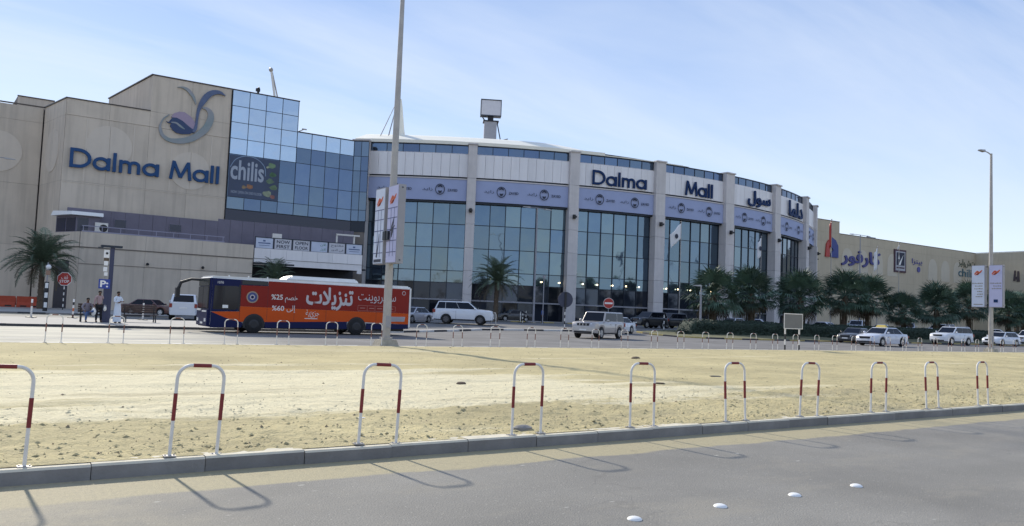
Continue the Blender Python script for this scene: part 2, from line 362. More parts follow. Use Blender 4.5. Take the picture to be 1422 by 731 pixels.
# ================================================================== GROUND AND ROADS
from mathutils import noise as mn
def ground_mat(name, base, kind):
    m = bpy.data.materials.new(name); m.use_nodes = True; t = m.node_tree; n = t.nodes; l = t.links
    b = n['Principled BSDF']; b.inputs['Specular IOR Level'].default_value = .25
    tcn = n.new('ShaderNodeTexCoord'); sp = n.new('ShaderNodeSeparateXYZ'); l.new(tcn.outputs['Object'], sp.inputs[0])
    def nz(scale, stretch=(1, 1, 1), det=6, rough=.6, off=(0, 0, 0)):
        mp_ = n.new('ShaderNodeMapping'); mp_.inputs['Scale'].default_value = stretch; mp_.inputs['Location'].default_value = off; l.new(tcn.outputs['Object'], mp_.inputs[0])
        q = n.new('ShaderNodeTexNoise'); q.inputs['Scale'].default_value = scale; q.inputs['Detail'].default_value = det; q.inputs['Roughness'].default_value = rough
        l.new(mp_.outputs[0], q.inputs['Vector']); return q.outputs['Fac']
    def mr(src, a, c, d=0., e=1., smooth=False):
        q = n.new('ShaderNodeMapRange'); q.inputs['From Min'].default_value = a; q.inputs['From Max'].default_value = c
        q.inputs['To Min'].default_value = d; q.inputs['To Max'].default_value = e
        if smooth: q.interpolation_type = 'SMOOTHSTEP'
        l.new(src, q.inputs['Value']); return q.outputs[0]
    def op(o_, a, c):
        q = n.new('ShaderNodeMath'); q.operation = o_
        for i, x in enumerate((a, c)):
            if isinstance(x, (int, float)): q.inputs[i].default_value = x
            else: l.new(x, q.inputs[i])
        return q.outputs[0]
    def mixc(f, a, c):
        q = n.new('ShaderNodeMix'); q.data_type = 'RGBA'; q.clamp_factor = True
        l.new(f, q.inputs['Factor'])
        for k, x in (('A', a), ('B', c)):
            if isinstance(x, tuple): q.inputs[k].default_value = (*x, 1)
            else: l.new(x, q.inputs[k])
        return q.outputs['Result']
    X, Y = sp.outputs['X'], sp.outputs['Y']
    dark = tuple(v*.74 for v in base); light = tuple(min(1, v*1.15) for v in base)
    big = nz(.35); mid = nz(2.2); fine = nz(26, det=4)
    c = mixc(mr(big, .32, .68), dark, light)
    if kind == 'sand':
        # paler, wheel-compacted ground: long streaks parallel to the road, in the left half of the lot
        st = nz(.55, (.12, 1, 1), 7, .62, (3, 1, 0))
        Yw = op('ADD', Y, op('MULTIPLY', nz(.8, (.35, 1, 1), 6, .6, (1, 6, 0)), 2.4)); Yw = op('SUBTRACT', Yw, 1.2)
        reach = op('MULTIPLY', mr(op('ADD', X, op('MULTIPLY', Yw, .6)), 26, 13, 0, 1, True), op('MULTIPLY', mr(Yw, 9.9, 11.6, 0, 1, True), mr(Yw, 20.5, 16.5, 0, 1, True)))
        pale = mr(op('ADD', st, op('MULTIPLY', reach, .32)), .60, .72, 0, 1, True)
        c = mixc(op('MULTIPLY', pale, .85), c, (.82, .735, .50))
        st2 = nz(1.1, (.1, 1, 1), 5, .6, (9, 4, 0)); c = mixc(mr(st2, .56, .70, 0, .55, True), c, (.38, .325, .20))
        peb = nz(9, det=3); c = mixc(mr(peb, .66, .74, 0, .7), c, (.24, .19, .12))
        c = mixc(mr(fine, .35, .65, 0, .35), c, tuple(v*.72 for v in base)); c = mixc(op('MULTIPLY', mr(nz(3.2, (.45, 1, 1), 7, .7, (2, 2, 2)), .50, .66), mr(Y, 13, 9, .2, .5)), c, (.38, .32, .19))  # darker mottles near the kerb put footprint shading into the colour
        far = mr(Y, 22, 27, 0, .35, True); c = mixc(far, c, (.45, .385, .215))
    elif kind == 'road':
        lane = nz(.5, (.06, 1.2, 1), 5, .6); c = mixc(mr(lane, .45, .7, 0, .6), c, tuple(v*.8 for v in base))
        lane2 = nz(.6, (.05, 1., 1), 4, .5, (5, 7, 0)); c = mixc(mr(lane2, .55, .75, 0, .5), c, (.20, .19, .175))
        spk = n.new('ShaderNodeTexVoronoi'); spk.inputs['Scale'].default_value = 26; l.new(tcn.outputs['Object'], spk.inputs['Vector'])
        wn = n.new('ShaderNodeSeparateColor'); l.new(spk.outputs['Color'], wn.inputs[0])
        c = mixc(op('MULTIPLY', mr(spk.outputs['Distance'], .30, .10), mr(wn.outputs[0], .70, .93)), c, (.40, .38, .33)); c = mixc(mr(nz(90, det=3, rough=.8), .5, .66, 0, .6), c, (.10, .095, .085)); c = mixc(mr(nz(1.1, (.5, 1, 1), 6, .7, (8, 1, 0)), .52, .66, 0, .45), c, (.31, .28, .225))
        chip = n.new('ShaderNodeTexVoronoi'); chip.inputs['Scale'].default_value = 5.5; mp3 = n.new('ShaderNodeMapping'); mp3.inputs['Scale'].default_value = (.6, 1.4, 1); l.new(tcn.outputs['Object'], mp3.inputs[0]); l.new(mp3.outputs[0], chip.inputs['Vector'])
        w2 = n.new('ShaderNodeSeparateColor'); l.new(chip.outputs['Color'], w2.inputs[0])
        c = mixc(op('MULTIPLY', mr(chip.outputs['Distance'], .14, .07), mr(w2.outputs[1], .90, .92)), c, (.50, .48, .42))
        edge = op('ADD', Y, op('MULTIPLY', nz(1.3, (.5, 1, 1), 7, .65), .55)); c = mixc(mr(edge, 7.48, 7.58, 0, .92, True), c, (.42, .36, .215))
        dust = op('MULTIPLY', mr(X, 2.2, .2, 0, 1, True), mr(op('ADD', big, op('MULTIPLY', nz(4), .3)), .5, .72, 0, .75)); c = mixc(dust, c, (.42, .36, .24))
        c = mixc(mr(fine, .4, .7, 0, .3), c, tuple(v*.65 for v in base))
        ck = n.new('ShaderNodeTexVoronoi'); ck.feature = 'DISTANCE_TO_EDGE'; ck.inputs['Scale'].default_value = .35
        mp4 = n.new('ShaderNodeMapping'); mp4.inputs['Scale'].default_value = (.4, 1, 1); dd = n.new('ShaderNodeVectorMath'); dd.operation = 'ADD'
        nn_ = n.new('ShaderNodeTexNoise'); nn_.inputs['Scale'].default_value = 2.5; l.new(tcn.outputs['Object'], nn_.inputs['Vector'])
        l.new(tcn.outputs['Object'], dd.inputs[0]); l.new(nn_.outputs['Color'], dd.inputs[1]); l.new(dd.outputs[0], mp4.inputs[0]); l.new(mp4.outputs[0], ck.inputs['Vector'])
        c = mixc(mr(ck.outputs['Distance'], .005, .002, 0, .16), c, (.08, .075, .07))
    else:
        sandy = op('MULTIPLY', mr(X, 13, 5, 0, 1, True), mr(Y, 50, 43, .35, 1, True))
        wob = mr(nz(.5, (.3, 1, 1), 5, .6), .35, .6, .55, 1); c = mixc(op('MULTIPLY', sandy, wob), c, (.60, .555, .44))
        c = mixc(mr(nz(.7, (.1, 1, 1), 5, .6), .5, .72, 0, .5), c, tuple(v*.7 for v in base))
        sand2 = mr(Y, 29.6, 28.7, 0, .6, True); c = mixc(sand2, c, (.42, .36, .23))
    l.new(c, b.inputs['Base Color']); b.inputs['Roughness'].default_value = .92 if kind != 'road' else .8
    bp = n.new('ShaderNodeBump'); bp.inputs['Distance'].default_value = .05; bp.inputs['Strength'].default_value = {'sand': 1.0, 'road': .35, 'lot': .2}[kind]
    hgt = op('ADD', op('MULTIPLY', nz(5, rough=.7), 1.1), op('MULTIPLY', nz(38), .35)) if kind == 'sand' else nz(60, det=3)
    l.new(hgt, bp.inputs['Height']); l.new(bp.outputs[0], b.inputs['Normal']); MATS[name] = m; return m
M_sand = ground_mat('sandy_ground', (.55, .465, .25), 'sand')
M_road = ground_mat('worn_asphalt', (.265, .25, .22), 'road')
M_lot = ground_mat('car_park_asphalt', (.19, .182, .175), 'lot')

mb = MB(); mb.add([(-3000, -3000, -.06), (3000, -3000, -.06), (3000, 4000, -.06), (-3000, 4000, -.06)], [(0, 1, 2, 3)])
tag(mb.build('ground', mat('desert_ground', (.40, .345, .225), .95, var=.12, vscale=.02), fix=False), kind='structure')
mb = MB(); mb.grid(lambda a, b: (-60+400*a, -14+22.06*b, 0), 40, 4); tag(mb.build('road', M_road, fix=False), kind='structure')
def lerp_list(pairs):
    o = []
    for a, b, s in pairs:
        n = max(1, round((b-a)/s)); o += [a+(b-a)*i/n for i in range(n)]
    return o+[pairs[-1][1]]
xs = lerp_list([(-60, -6, 3), (-6, 16, .09), (16, 40, .25), (40, 340, 2.5)]); ys = lerp_list([(8.15, 12, .08), (12, 18, .16), (18, 28.42, .4)])
def sand_h(x, y):
    e = ss(8.12, 8.4, y)*ss(28.4, 28.0, y); near = 1-ss(9, 14, y)*.75
    h = .024*mn.fractal(Vector((x*1.1, y*1.5, 0)), .9, 2.1, 5)+.030*mn.noise(Vector((x*.25, y*.5, 5)))
    for rc_, rs in ((12.4, .012), (14.1, .012), (17.3, .01), (18.9, .01)): d_ = (y-rc_-.5*sin(x*.11+rc_)-.1*mn.noise(Vector((x*.3, rc_, 0))))/.16; h -= .022*math.exp(-d_*d_)*(1+.5*mn.noise(Vector((x*1.5, rc_, 1))))-.010*math.exp(-(abs(d_)-1.8)**2)
    r = mn.noise(Vector((x*3.1, y*3.6, 2))); h += .050*near*(abs(r)-.2)+.030*near*mn.noise(Vector((x*7.5, y*7.5, 4)))
    return .1425+(.008+h)*e
mb = MB(); mb.v = [(x, y, sand_h(x, y)) for y in ys for x in xs]; nx = len(xs)
mb.f = [(j*nx+i, j*nx+i+1, (j+1)*nx+i+1, (j+1)*nx+i) for j in range(len(ys)-1) for i in range(nx-1)]; mb.mi = [0]*len(mb.f)
o = mb.build('sand_lot', M_sand, fix=False); tag(o, kind='structure')
for p in o.data.polygons: p.use_smooth = True
mb = MB(); mb.grid(lambda a, b: (-60+400*a, 28.66+141.3*b, gz(-60+400*a, 28.66+141.3*b)), 130, 60); tag(mb.build('service_road', M_lot, fix=False), kind='structure')
# pebbles and litter in the sand
rnd = random.Random(3); mb = MB()
for i in range(5200):
    y = 8.4+19.5*rnd.random()**1.5; x = rnd.uniform(-2, 8+y*2.2); r = rnd.uniform(.003, .012)*(1+y*.035)*(2.2 if rnd.random() < .03 else 1); z = sand_h(x, y)
    a = rnd.random()*6; p = [(x+r*cos(a+k*1.57)*rnd.uniform(.6, 1.3), y+r*sin(a+k*1.57)*rnd.uniform(.6, 1.3), z-.003) for k in range(4)]
    mb.add(p+[(x, y, z+r*rnd.uniform(.5, .9))], [(0, 1, 4), (1, 2, 4), (2, 3, 4), (3, 0, 4)])
tag(mb.build('pebbles', mat('pebble', (.30, .235, .145), .9, var=.4, vscale=3), fix=False), 'small brown pebbles scattered over the sandy lot', 'pebbles', kind='stuff')
for k, (x, y, s, nm, lb, m) in enumerate([(8.1, 13.9, .10, 'stone', 'dark lump of stone on the sand behind the fourth near hoop', M_trunk), (19.7, 21.4, .16, 'stone', 'brown stone far out on the sand between lamp posts', M_trunk),
      (16.3, 14.6, .16, 'litter', 'flat dark scrap lying on the sand at right', M_black), (12.9, 13.2, .12, 'litter', 'small dark scrap on sand left of the flat dark scrap', M_trunk), (4.35, 10.1, .05, 'litter', 'tiny white paper scrap on the sand by third near hoop', M_white), (5.9, 8.5, .12, 'stone', 'grey stone at the foot of the fourth near hoop', M_kerb)]):
    mb = MB(); mb.sphere((0, 0, 0), s, 8, 5, (1.2, .8, .45 if nm == 'stone' else .12)); mb.v = [(a+.25*s*mn.noise(Vector((a/s, b/s, k*3.))), b+.25*s*mn.noise(Vector((a/s+9, b/s, k))), c) for a, b, c in mb.v]
    o = mb.build(nm, m, smooth=nm == 'stone'); o.location = (x, y, sand_h(x, y)+s*.08); tag(o, lb, nm)

M_kerbtop = mat('dusty_sunlit_kerb_top', (.62, .56, .43), .9, var=.12, vscale=6, bump=.3)  # sand-dusted tops, with their sunlit paleness also painted into the colour
def kerb(name, pts, width, h, mats, step, z=None, gap=.007, side=1, limit=300):
    """kerb stones laid end to end along a polyline; each stone is a part"""
    root = bpy.data.objects.new(name, None); col.objects.link(root); root['kind'] = 'structure'; cache = {}
    segs = []
    for (x0, y0), (x1, y1) in zip(pts, pts[1:]):
        L_ = hypot(x1-x0, y1-y0); n = max(1, round(L_/step)); segs += [((x0+(x1-x0)*i/n, y0+(y1-y0)*i/n), L_/n, atan2(y1-y0, x1-x0)) for i in range(n)]
    for k, ((x, y), ln, a) in enumerate(segs[:limit]):
        key = (round(ln, 2), k % len(mats), k % 3)
        if key not in cache:
            mb = MB(); y0, y1 = (0, width) if side > 0 else (-width, 0); e = .02; l0, l1 = gap/2, ln-gap/2; dz = (k % 3-1)*.004
            mb.prism([(y0, -.05), (y1, -.05), (y1, h-e+dz), (y1-e, h+dz), (y0+e, h+dz), (y0, h-e+dz)], lambda u, v, w_: (w_, u, v), l0, l1)
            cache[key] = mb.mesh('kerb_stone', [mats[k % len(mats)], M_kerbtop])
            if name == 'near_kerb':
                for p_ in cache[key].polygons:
                    if p_.normal.z > .3: p_.material_index = 1  # upward faces take the paler, sunlit colour
        o = link('kerb_stone', cache[key], root); zz = gz(x, y) if z is None else z
        o.location = (x, y+rnd.uniform(-.008, .008), zz); o.rotation_euler = (0, -atan2(gz(x+cos(a)*ln, y+sin(a)*ln)-gz(x, y), ln) if z is None else 0, a+rnd.uniform(-.004, .004))
    return root
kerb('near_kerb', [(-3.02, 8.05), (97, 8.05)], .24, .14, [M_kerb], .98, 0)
kerb('far_kerb', [(-6, 28.40), (150, 28.40)], .24, .14, [M_kerbW], 1.0, 0)
kerb('pavement_kerb', [(-20, 46), (20, 46)], .25, .13, [M_kerbB], 1.0)  # black here stands in for the shaded kerb face
kerb('forecourt_kerb', [(20, 46), (27, 50.5), (33.2, 54), (44, 55)], .25, .13, [M_kerbB, M_kerbW], 2.0)
kerb('island_kerb', [(51.5, 56), (50.3, 53), (50.8, 50), (52.5, 48.2), (56, 47.2), (64, 46.6), (200, 46.6)], .25, .13, [M_kerbY, M_kerbB], 2.0)
kerb('car_park_kerb', [(-25, 74.5), (14, 74.5)], .25, .13, [M_kerbB, M_kerb], 2.0)
kerb('entrance_kerb', [(40, 84), (58, 80.5), (75, 78), (95, 77), (130, 79)], .25, .14, [M_kerb, M_kerbY], 2.0)
def slab(name, poly, dz, m, th=.1, n=1):
    mb = MB(); k = len(poly)
    mb.add([(x, y, gz(x, y)+dz-th) for x, y in poly]+[(x, y, gz(x, y)+dz) for x, y in poly], [tuple(range(k))[::-1], tuple(range(k, 2*k))]+[(i, (i+1) % k, k+(i+1) % k, k+i) for i in range(k)])
    return tag(mb.build(name, m), kind='structure')
M_pave = mat('pale_paving', (.36, .34, .31), .9, var=.12, vscale=.6, bump=.2)
slab('pavement', [(-30, 46.25), (19.9, 46.25), (21, 47), (20, 60), (-30, 60)], .125, M_pave)
slab('median_strip', [(20.3, 46.5), (26.9, 50.9), (33.1, 54.3), (43.7, 55.3), (43.5, 55.9), (33, 54.9), (26.5, 51.5)], .125, M_pave)
slab('left_pavement', [(-30, 74.76), (14, 74.76), (13, 98), (-30, 111)], .125, M_pave)
slab('planting_island', [(51.8, 56), (50.6, 53), (51.1, 50.2), (52.7, 48.5), (56, 47.5), (64, 46.9), (200, 46.9), (200, 60), (60, 60)], .12, mat('dry_turf', (.13, .125, .06), .95, var=.3, vscale=1.5))
mb = MB(); mb.box(-25, 14, 73.2, 73.5, .004, .008); tag(mb.build('yellow_line', M_kerbY), kind='structure')
for i, (x0, x1, y) in enumerate([(-8, 9.5, 34.0), (-8, 8, 31.2)]):
    mb = MB(); mb.box(x0, x1, y, y+.12, .004, .008); tag(mb.build('lane_line', M_kerbW), kind='structure')

# ================================================================== BUILDINGS
def vprism(mb, poly, z0, z1):
    n = len(poly); mb.add([(x, y, z0) for x, y in poly]+[(x, y, z1) for x, y in poly], [tuple(range(n))[::-1], tuple(range(n, 2*n))]+[(i, (i+1) % n, n+(i+1) % n, n+i) for i in range(n)])
def panels(parent, fr, us, vs, m, name='wall_panel', th=.06, g=.02, w=0):
    for a, b in zip(us, us[1:]):
        for c, d in zip(vs, vs[1:]): fpart(name, m, parent, fr, a+g/2, b-g/2, c+g/2, d-g/2, w-th, w)
def glazing(parent, fr, us, vs, m, mull=.035, w=0, rows=None, skip=()):
    for i, (a, b) in enumerate(zip(us, us[1:])):
        for j, (c, d) in enumerate(zip(vs, vs[1:])):
            if (i, j) in skip: continue
            fpart('glass_pane', (rows or {}).get(j, m), parent, fr, a+mull, b-mull, c+mull, d-mull, w-.03, w)
    mb = MB()
    for i, a in enumerate(us): fbox(mb, fr, a-mull*.9, a+mull*.9, vs[0], vs[-1], w-.1, w+.045)
    for c in vs: fbox(mb, fr, us[0], us[-1], c-mull*.9, c+mull*.9, w-.1, w+.038)
    mb.build('mullion_frame', M_mull, parent)
def coping(parent, pts, z, wd=.18):
    mb = MB()
    for (x0, y0), (x1, y1) in zip(pts, pts[1:]):
        d = Vector((x1-x0, y1-y0, 0)).normalized(); n = Vector((d.y, -d.x, 0)); o_ = Vector((x0, y0, z))-d*.05; e = Vector((x1, y1, z))+d*.05
        q = [o_+n*.08, e+n*.08, e-n*wd, o_-n*wd]; mb.hexa(q+[p+Vector((0, 0, .13)) for p in q])
    mb.build('coping', M_cap, parent)
FA = Frame((0, 104, 0), (1, 0, 0), (0, -1, 0))
# ---- left block with the big sign
mall = thing('mall_block', 'beige precast mall block carrying the big blue sign and bird emblem, left of the glass', 'building', (15, 104, 0))
mall_off = Matrix.Translation((15, 104, 0)).inverted()
def P(o): o.matrix_parent_inverse = mall_off; return o
class _Sub:
    pass
mb = MB(); vprism(mb, [(6.45, 104.1), (41.5, 104.1), (43.2, 102.8), (46, 108), (46, 125), (4.2, 125), (4.7, 111.6)], 0, 24.3)
vprism(mb, [(15.38, 104.12), (33.55, 104.12), (33.55, 121), (12.5, 121)], 24.3, 28.75); vprism(mb, [(-30, 111.9), (4.6, 111.9), (4.6, 125), (-30, 125)], 0, 24.2)
vprism(mb, [(1.9, 120), (6, 120), (8, 130), (1.2, 130)], 24, 27)
core = mb.build('core', M_core, mall)
vsL = [0, 7.4, 14.75, 22.4, 24.3]
panels(mall, FA, [6.45, 10.95, 15.33], vsL, M_wall); panels(mall, FA, [15.33, 20.0, 24.72], vsL[:-1]+[24.3, 28.75], M_wall)
FL = Frame((4.7, 111.6, 0), (1.72, -7.5, 0), (-7.5, -1.72, 0)); LL = hypot(1.72, 7.5)
panels(mall, FL, [0, LL/2, LL], vsL, M_wall)
FT = Frame((12.5, 121, 0), (2.85, -16.9, 0), (-16.9, -2.85, 0)); LT = hypot(2.85, 16.9)
panels(mall, FT, [0, LT/3, LT*2/3, LT], [24.3, 28.75], M_wall)
FB = Frame((0, 111.8, 0), (1, 0, 0), (0, -1, 0)); panels(mall, FB, [-30, -25, -20, -15, -10, -5, 0, 4.55], [0, 7.4, 14.75, 22.4, 24.2], M_wall)
FU = Frame((0, 119.9, 0), (1, 0, 0), (0, -1, 0)); panels(mall, FU, [1.9, 5.95], [24.3, 27], M_wall)
for fr, u, v, r in [(FA, 11.15, 19.3, 2.45), (FA, 20.3, 17.6, 2.35), (FL, LL/2, 18.6, 2.3), (FB, .2, 18.4, 2.45), (FB, -7.5, 18.4, 2.45)]:
    for s in (0, 1):     # each roundel is in two halves either side of the panel joint
        a0 = pi/2 if s == 0 else -pi/2; pl = [(u+(-.02 if s == 0 else .02)+r*cos(a0+pi*k/14), v+r*sin(a0+pi*k/14)*(1.12 if fr is FL else 1)) for k in range(15)]
        mb = MB(); mb.prism(pl, fr, .0, .05); mb.build('roundel', M_wall2, mall)
for u0, u1, v0, v1 in [(8.6, 8.75, 14.9, 22.2), (13.65, 13.8, 14.9, 22.2), (17.9, 18.05, 14.9, 20.3), (22.6, 22.75, 14.9, 22.2), (6.6, 24.6, 22.45, 22.53), (6.6, 24.6, 14.62, 14.70)]:
    fpart('moulding', M_wall2, mall, FA, u0, u1, v0, v1, 0, .04)
coping(mall, [(-30, 111.8), (4.6, 111.8), (6.42, 104), (15.3, 104)], 24.3); coping(mall, [(12.45, 121), (15.3, 104), (33.6, 104)], 28.78); coping(mall, [(1.9, 119.9), (6, 119.9)], 27)
coping(mall, [(33.7, 103.95), (41.55, 103.95), (43.2, 102.75)], 24.62)
sign = bpy.data.objects.new('wall_sign', None); col.objects.link(sign); sign.parent = mall
latin_sign('Dalma Mall', FA, 7.08, 23.98, 16.35, 18.6, .04, .32, M_navy2, sign)
# ---- bird and calyx emblem
emb = bpy.data.objects.new('emblem', None); col.objects.link(emb); emb.parent = mall
M_e1 = mat('emblem_blue', (.10, .135, .24), .5, var=.25, vscale=.8); M_e2 = mat('emblem_green_grey', (.20, .27, .27), .5, c2=(.33, .31, .33), vscale=.45)
M_e3 = mat('emblem_dark_blue', (.025, .05, .13), .45); M_e4 = mat('emblem_pink', (.36, .28, .37), .6, var=.06)
E_leafL = [(18.19, 27.78, .05), (18.75, 27.88, .19), (19.4, 27.67, .38), (20.02, 27.02, .35), (20.31, 26.46, .24), (20.44, 26.0, .05)]
E_leafR = [(23.92, 27.75, .04), (23.23, 28.04, .4), (22.38, 27.88, .61), (21.69, 27.27, .74), (21.16, 26.34, .61), (20.82, 25.45, .4), (20.69, 24.46, .3), (20.65, 23.62, .3), (20.53, 22.92, .4), (20.3, 22.47, .27)]
E_ring = [(21.2, 25.72, .07), (21.79, 25.69, .4), (22.28, 25.15, .68), (22.26, 24.31, .81), (21.87, 23.27, .84), (21.14, 22.4, .81), (20.16, 21.62, .74), (18.91, 21.16, .68), (17.66, 21.1, .47), (16.89, 21.52, .4), (16.53, 22.27, .34), (16.55, 22.94, .2), (16.88, 23.67, .16), (17.47, 24.24, .11)]
E_slit = [(17.71, 23.3, .11), (18.28, 23.3, .19), (18.8, 22.98, .24), (19.32, 22.68, .08)]
E_pod = [(17.15, 23.38), (17.4, 23.25), (17.57, 23.52), (17.8, 23.9), (18.3, 23.98), (19.01, 23.69), (19.68, 23.19), (20.21, 22.86), (20.59, 22.86), (20.42, 22.49), (19.87, 22.17), (19.11, 22.03), (18.35, 22.09), (17.89, 22.42), (17.61, 22.85), (17.72, 23.16), (17.35, 23.16)]
E_pink = [(17.67, 24.01), (17.95, 24.46), (18.56, 24.77), (19.19, 24.82), (19.99, 24.34), (20.48, 23.73), (20.59, 22.93), (20.21, 22.86), (19.68, 23.19), (19.01, 23.69), (18.3, 23.98), (17.8, 23.92)]
for nm, pts, m, w1 in (('leaf', E_leafL, M_e2, .2), ('leaf', E_leafR, M_e1, .26), ('ring', E_ring, M_e2, .18), ('stripe', E_slit, M_e2, .235)):
    mb = MB(); brush(mb, FA, pts, .03, w1); mb.build(nm, m, emb)
for nm, pts, m, w1 in (('pod', E_pod, M_e3, .22), ('petal', E_pink, M_e4, .20)):
    mb = MB(); mb.prism(pts, FA, .03, w1); mb.build(nm, m, emb)
# ---- stepped glass front
us = [24.85+2.16*i for i in range(5)]; lowus = [33.49+2.03*i for i in range(5)]; vs = [13.4, 14.95, 17.5, 20.45, 22.5, 24.6]
gl = thing('curtain_wall_block', 'blue mirror glass curtain wall stepping down beside the beige sign block', 'building', (33, 104, 0))
mb = MB(); mb.box(24.8, 33.5, 103.86, 104.11, 11.9, 28.74); mb.box(33.5, 41.6, 103.86, 104.11, 11.9, 24.58); vprism(mb, [(41.6, 103.88), (43.3, 102.68), (43.5, 103.1), (41.7, 104.2)], 11.9, 24.57); mb.build('backing', M_mull, gl)
FG = Frame((0, 103.8, 0), (1, 0, 0), (0, -1, 0))
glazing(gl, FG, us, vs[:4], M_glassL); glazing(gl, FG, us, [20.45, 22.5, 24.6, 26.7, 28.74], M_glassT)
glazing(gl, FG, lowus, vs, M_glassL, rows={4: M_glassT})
FR = Frame((41.61, 103.8, 0), (1.7, -1.2, 0), (-1.2, -1.7, 0)); glazing(gl, FR, [0, 1.04, 2.08], vs, M_glassL)
fpart('spandrel', M_darkblue, gl, FG, 24.8, 41.6, 11.95, 13.3, -.02, .03)
poster = fpart('window_poster', mat('navy_poster', (.035, .055, .11), .35, var=.25, vscale=.4), gl, FG, 24.95, 31.3, 15.0, 20.35, .05, .07)
Wp = mat('poster_white', (.36, .40, .47), .5); text_mesh('chilis', FG, 25.1, 29.35, 17.2, 19.75, .075, Wp, 'poster_lettering', poster, bold=.02)
text_mesh('NOW OPEN ON 2ND FLOOR', FG, 25.3, 29.2, 15.45, 15.8, .075, Wp, 'poster_lettering', poster)
mb = MB(); brush(mb, FG, [(27.3+2.3*cos(a), 18.4+2.0*sin(a), .09) for a in [pi*.95-k*pi*.2 for k in range(6)]], .071, .074); mb.build('poster_arc', mat('poster_arc', (.22, .30, .42), .5), poster)
for k, (u, v, r, c) in enumerate([(30.3, 19.6, .5, (.16, .25, .13)), (30.5, 18.4, .45, (.06, .14, .06)), (30.2, 17.5, .5, (.12, .19, .11)), (30.7, 16.7, .5, (.13, .2, .1)), (29.9, 15.8, .6, (.26, .30, .20)), (30.6, 15.5, .35, (.3, .12, .1)), (27.6, 16.5, .42, (.33, .15, .07)), (26.9, 16.35, .3, (.3, .2, .1)), (29.8, 19.3, .2, (.35, .38, .25))]):
    mb = MB(); mb.prism([(u+r*cos(a*pi/5)*(1+.2*sin(a*2.3+k)), v+r*.7*sin(a*pi/5)*(1+.2*cos(a*1.7+k))) for a in range(10)], FG, .07, .073+.001*k); mb.build('poster_picture', mat('food_%d' % k, c, .5, var=.4, vscale=3), poster)
# ---- terrace podium
pod = thing('terrace_podium', 'low beige podium with terrace rail and grey lilac cladding below the big sign', 'building', (17, 98, 0))
FP = Frame((0, 98, 0), (1, 0, 0), (0, -1, 0)); FPs = Frame((5.7, 103.6, 0), (2.6, -5.5, 0), (-5.5, -2.6, 0)); LP_ = hypot(2.6, 5.5)
mb = MB(); vprism(mb, [(8.35, 98.1), (26.9, 98.1), (26.9, 103.7), (5.8, 103.7)], 0, 8.2); mb.build('core', M_core, pod)
panels(pod, FP, [8.3, 11.0, 14.9, 18.8, 22.8, 27.0], [0, 5.1, 6.85], M_wall); panels(pod, FP, [8.3, 14.9, 21, 27.0], [6.95, 8.6], M_wall, w=.12)
panels(pod, FPs, [0, 1.6], [0, 5.1, 6.85], M_wall); panels(pod, FPs, [4.3, LP_-.02], [0, 5.1, 6.85], M_wall); panels(pod, FPs, [1.6, 4.3], [5.4, 6.85], M_wall); panels(pod, FPs, [0, LP_+.08], [6.95, 8.6], M_wall, w=.12)
fpart('door', mat('dark_door', (.035, .035, .05), .4), pod, FPs, 1.65, 4.25, .1, 5.35, -.05, -.02)
mb = MB(); fbox(mb, FP, 8.35, 27.0, 6.85, 6.95, -.05, .06); fbox(mb, FP, 8.3, 27, 5.07, 5.13, -.05, .05); mb.build('ledge', M_core, pod)
mb = MB(); fbox(mb, FP, 8.4, 23.5, 8.6, 8.72, .02, .14)
for i in range(9): u = 8.5+i*1.85; fbox(mb, FP, u, u+.06, 8.72, 9.25, .03, .09)
fbox(mb, FP, 8.4, 23.5, 9.22, 9.3, .02, .1); mb.build('terrace_rail', mat('lilac_grey_rail', (.30, .29, .38), .5), pod)
FC = Frame((0, 102.6, 0), (1, 0, 0), (0, -1, 0))
for k in range(23):
    u = 7.2+k*1.5; fpart('cladding_sheet', M_corr, pod, FC, u+.012, u+1.488, 8.2, 11.55 if k < 11 else 11.85, -.05, .0 if k % 2 else .03)
mb = MB(); fbox(mb, FC, 7.2, 41.6, 8.2, 11.5, -.3, -.06); mb.build('core', M_core, pod)
for u0, u1, v0, v1 in [(12.1, 13.3, 9.7, 10.6), (18.1, 19.4, 9.8, 10.6)]:
    wn_ = fpart('window', M_corr, pod, FC, u0-.08, u1+.08, v0-.08, v1+.08, .03, .07); fpart('pane', M_darkblue, wn_, FC, u0, u1, v0, v1, .07, .08)
# corner bay with its white awning
FCs = Frame((5.9, 103.1, 0), (2.0, -3.9, 0), (-3.9, -2.0, 0))
bay = bpy.data.objects.new('corner_bay', None); col.objects.link(bay); bay.parent = pod
mb = MB(); vprism(mb, [(7.9, 99.3), (10.2, 99.3), (10.2, 102.6), (6.2, 102.6)], 8.25, 10.5); mb.build('bay_wall', M_corr, bay)
FBy = Frame((6.2, 102.6, 0), (1.7, -3.3, 0), (-3.3, -1.7, 0))
for a, b in ((.15, 1.75), (1.95, 3.6)): fpart('pane', M_darkblue, bay, FBy, a, b, 8.7, 10.2, .0, .04)
fpart('pane', M_darkblue, bay, Frame((7.9, 99.3, 0), (1, 0, 0), (0, -1, 0)), .15, 1.2, 8.7, 10.2, 0, .04)
mb = MB(); mb.hexa([(7.3, 98.7, 10.45), (10.5, 98.7, 10.45), (10.5, 102.4, 10.45), (5.6, 102.4, 10.45), (7.5, 98.9, 10.85), (10.5, 98.9, 10.85), (10.5, 102.4, 11.0), (5.8, 102.4, 11.0)]); mb.build('awning', M_white, bay)
ac = thing('air_conditioner', 'white boxy air conditioner unit standing on the terrace behind the rail', 'air conditioner', (10.4, 99.2, 8.25))
mb = MB(); mb.box(-.65, .65, -.25, .25, .35, 1.55); mb.build('casing', M_whitedirty, ac); mb = MB(); mb.tube([(.2, -.27, .95), (.2, -.24, .95)], .42, 16); mb.build('fan_grille', M_black, ac)
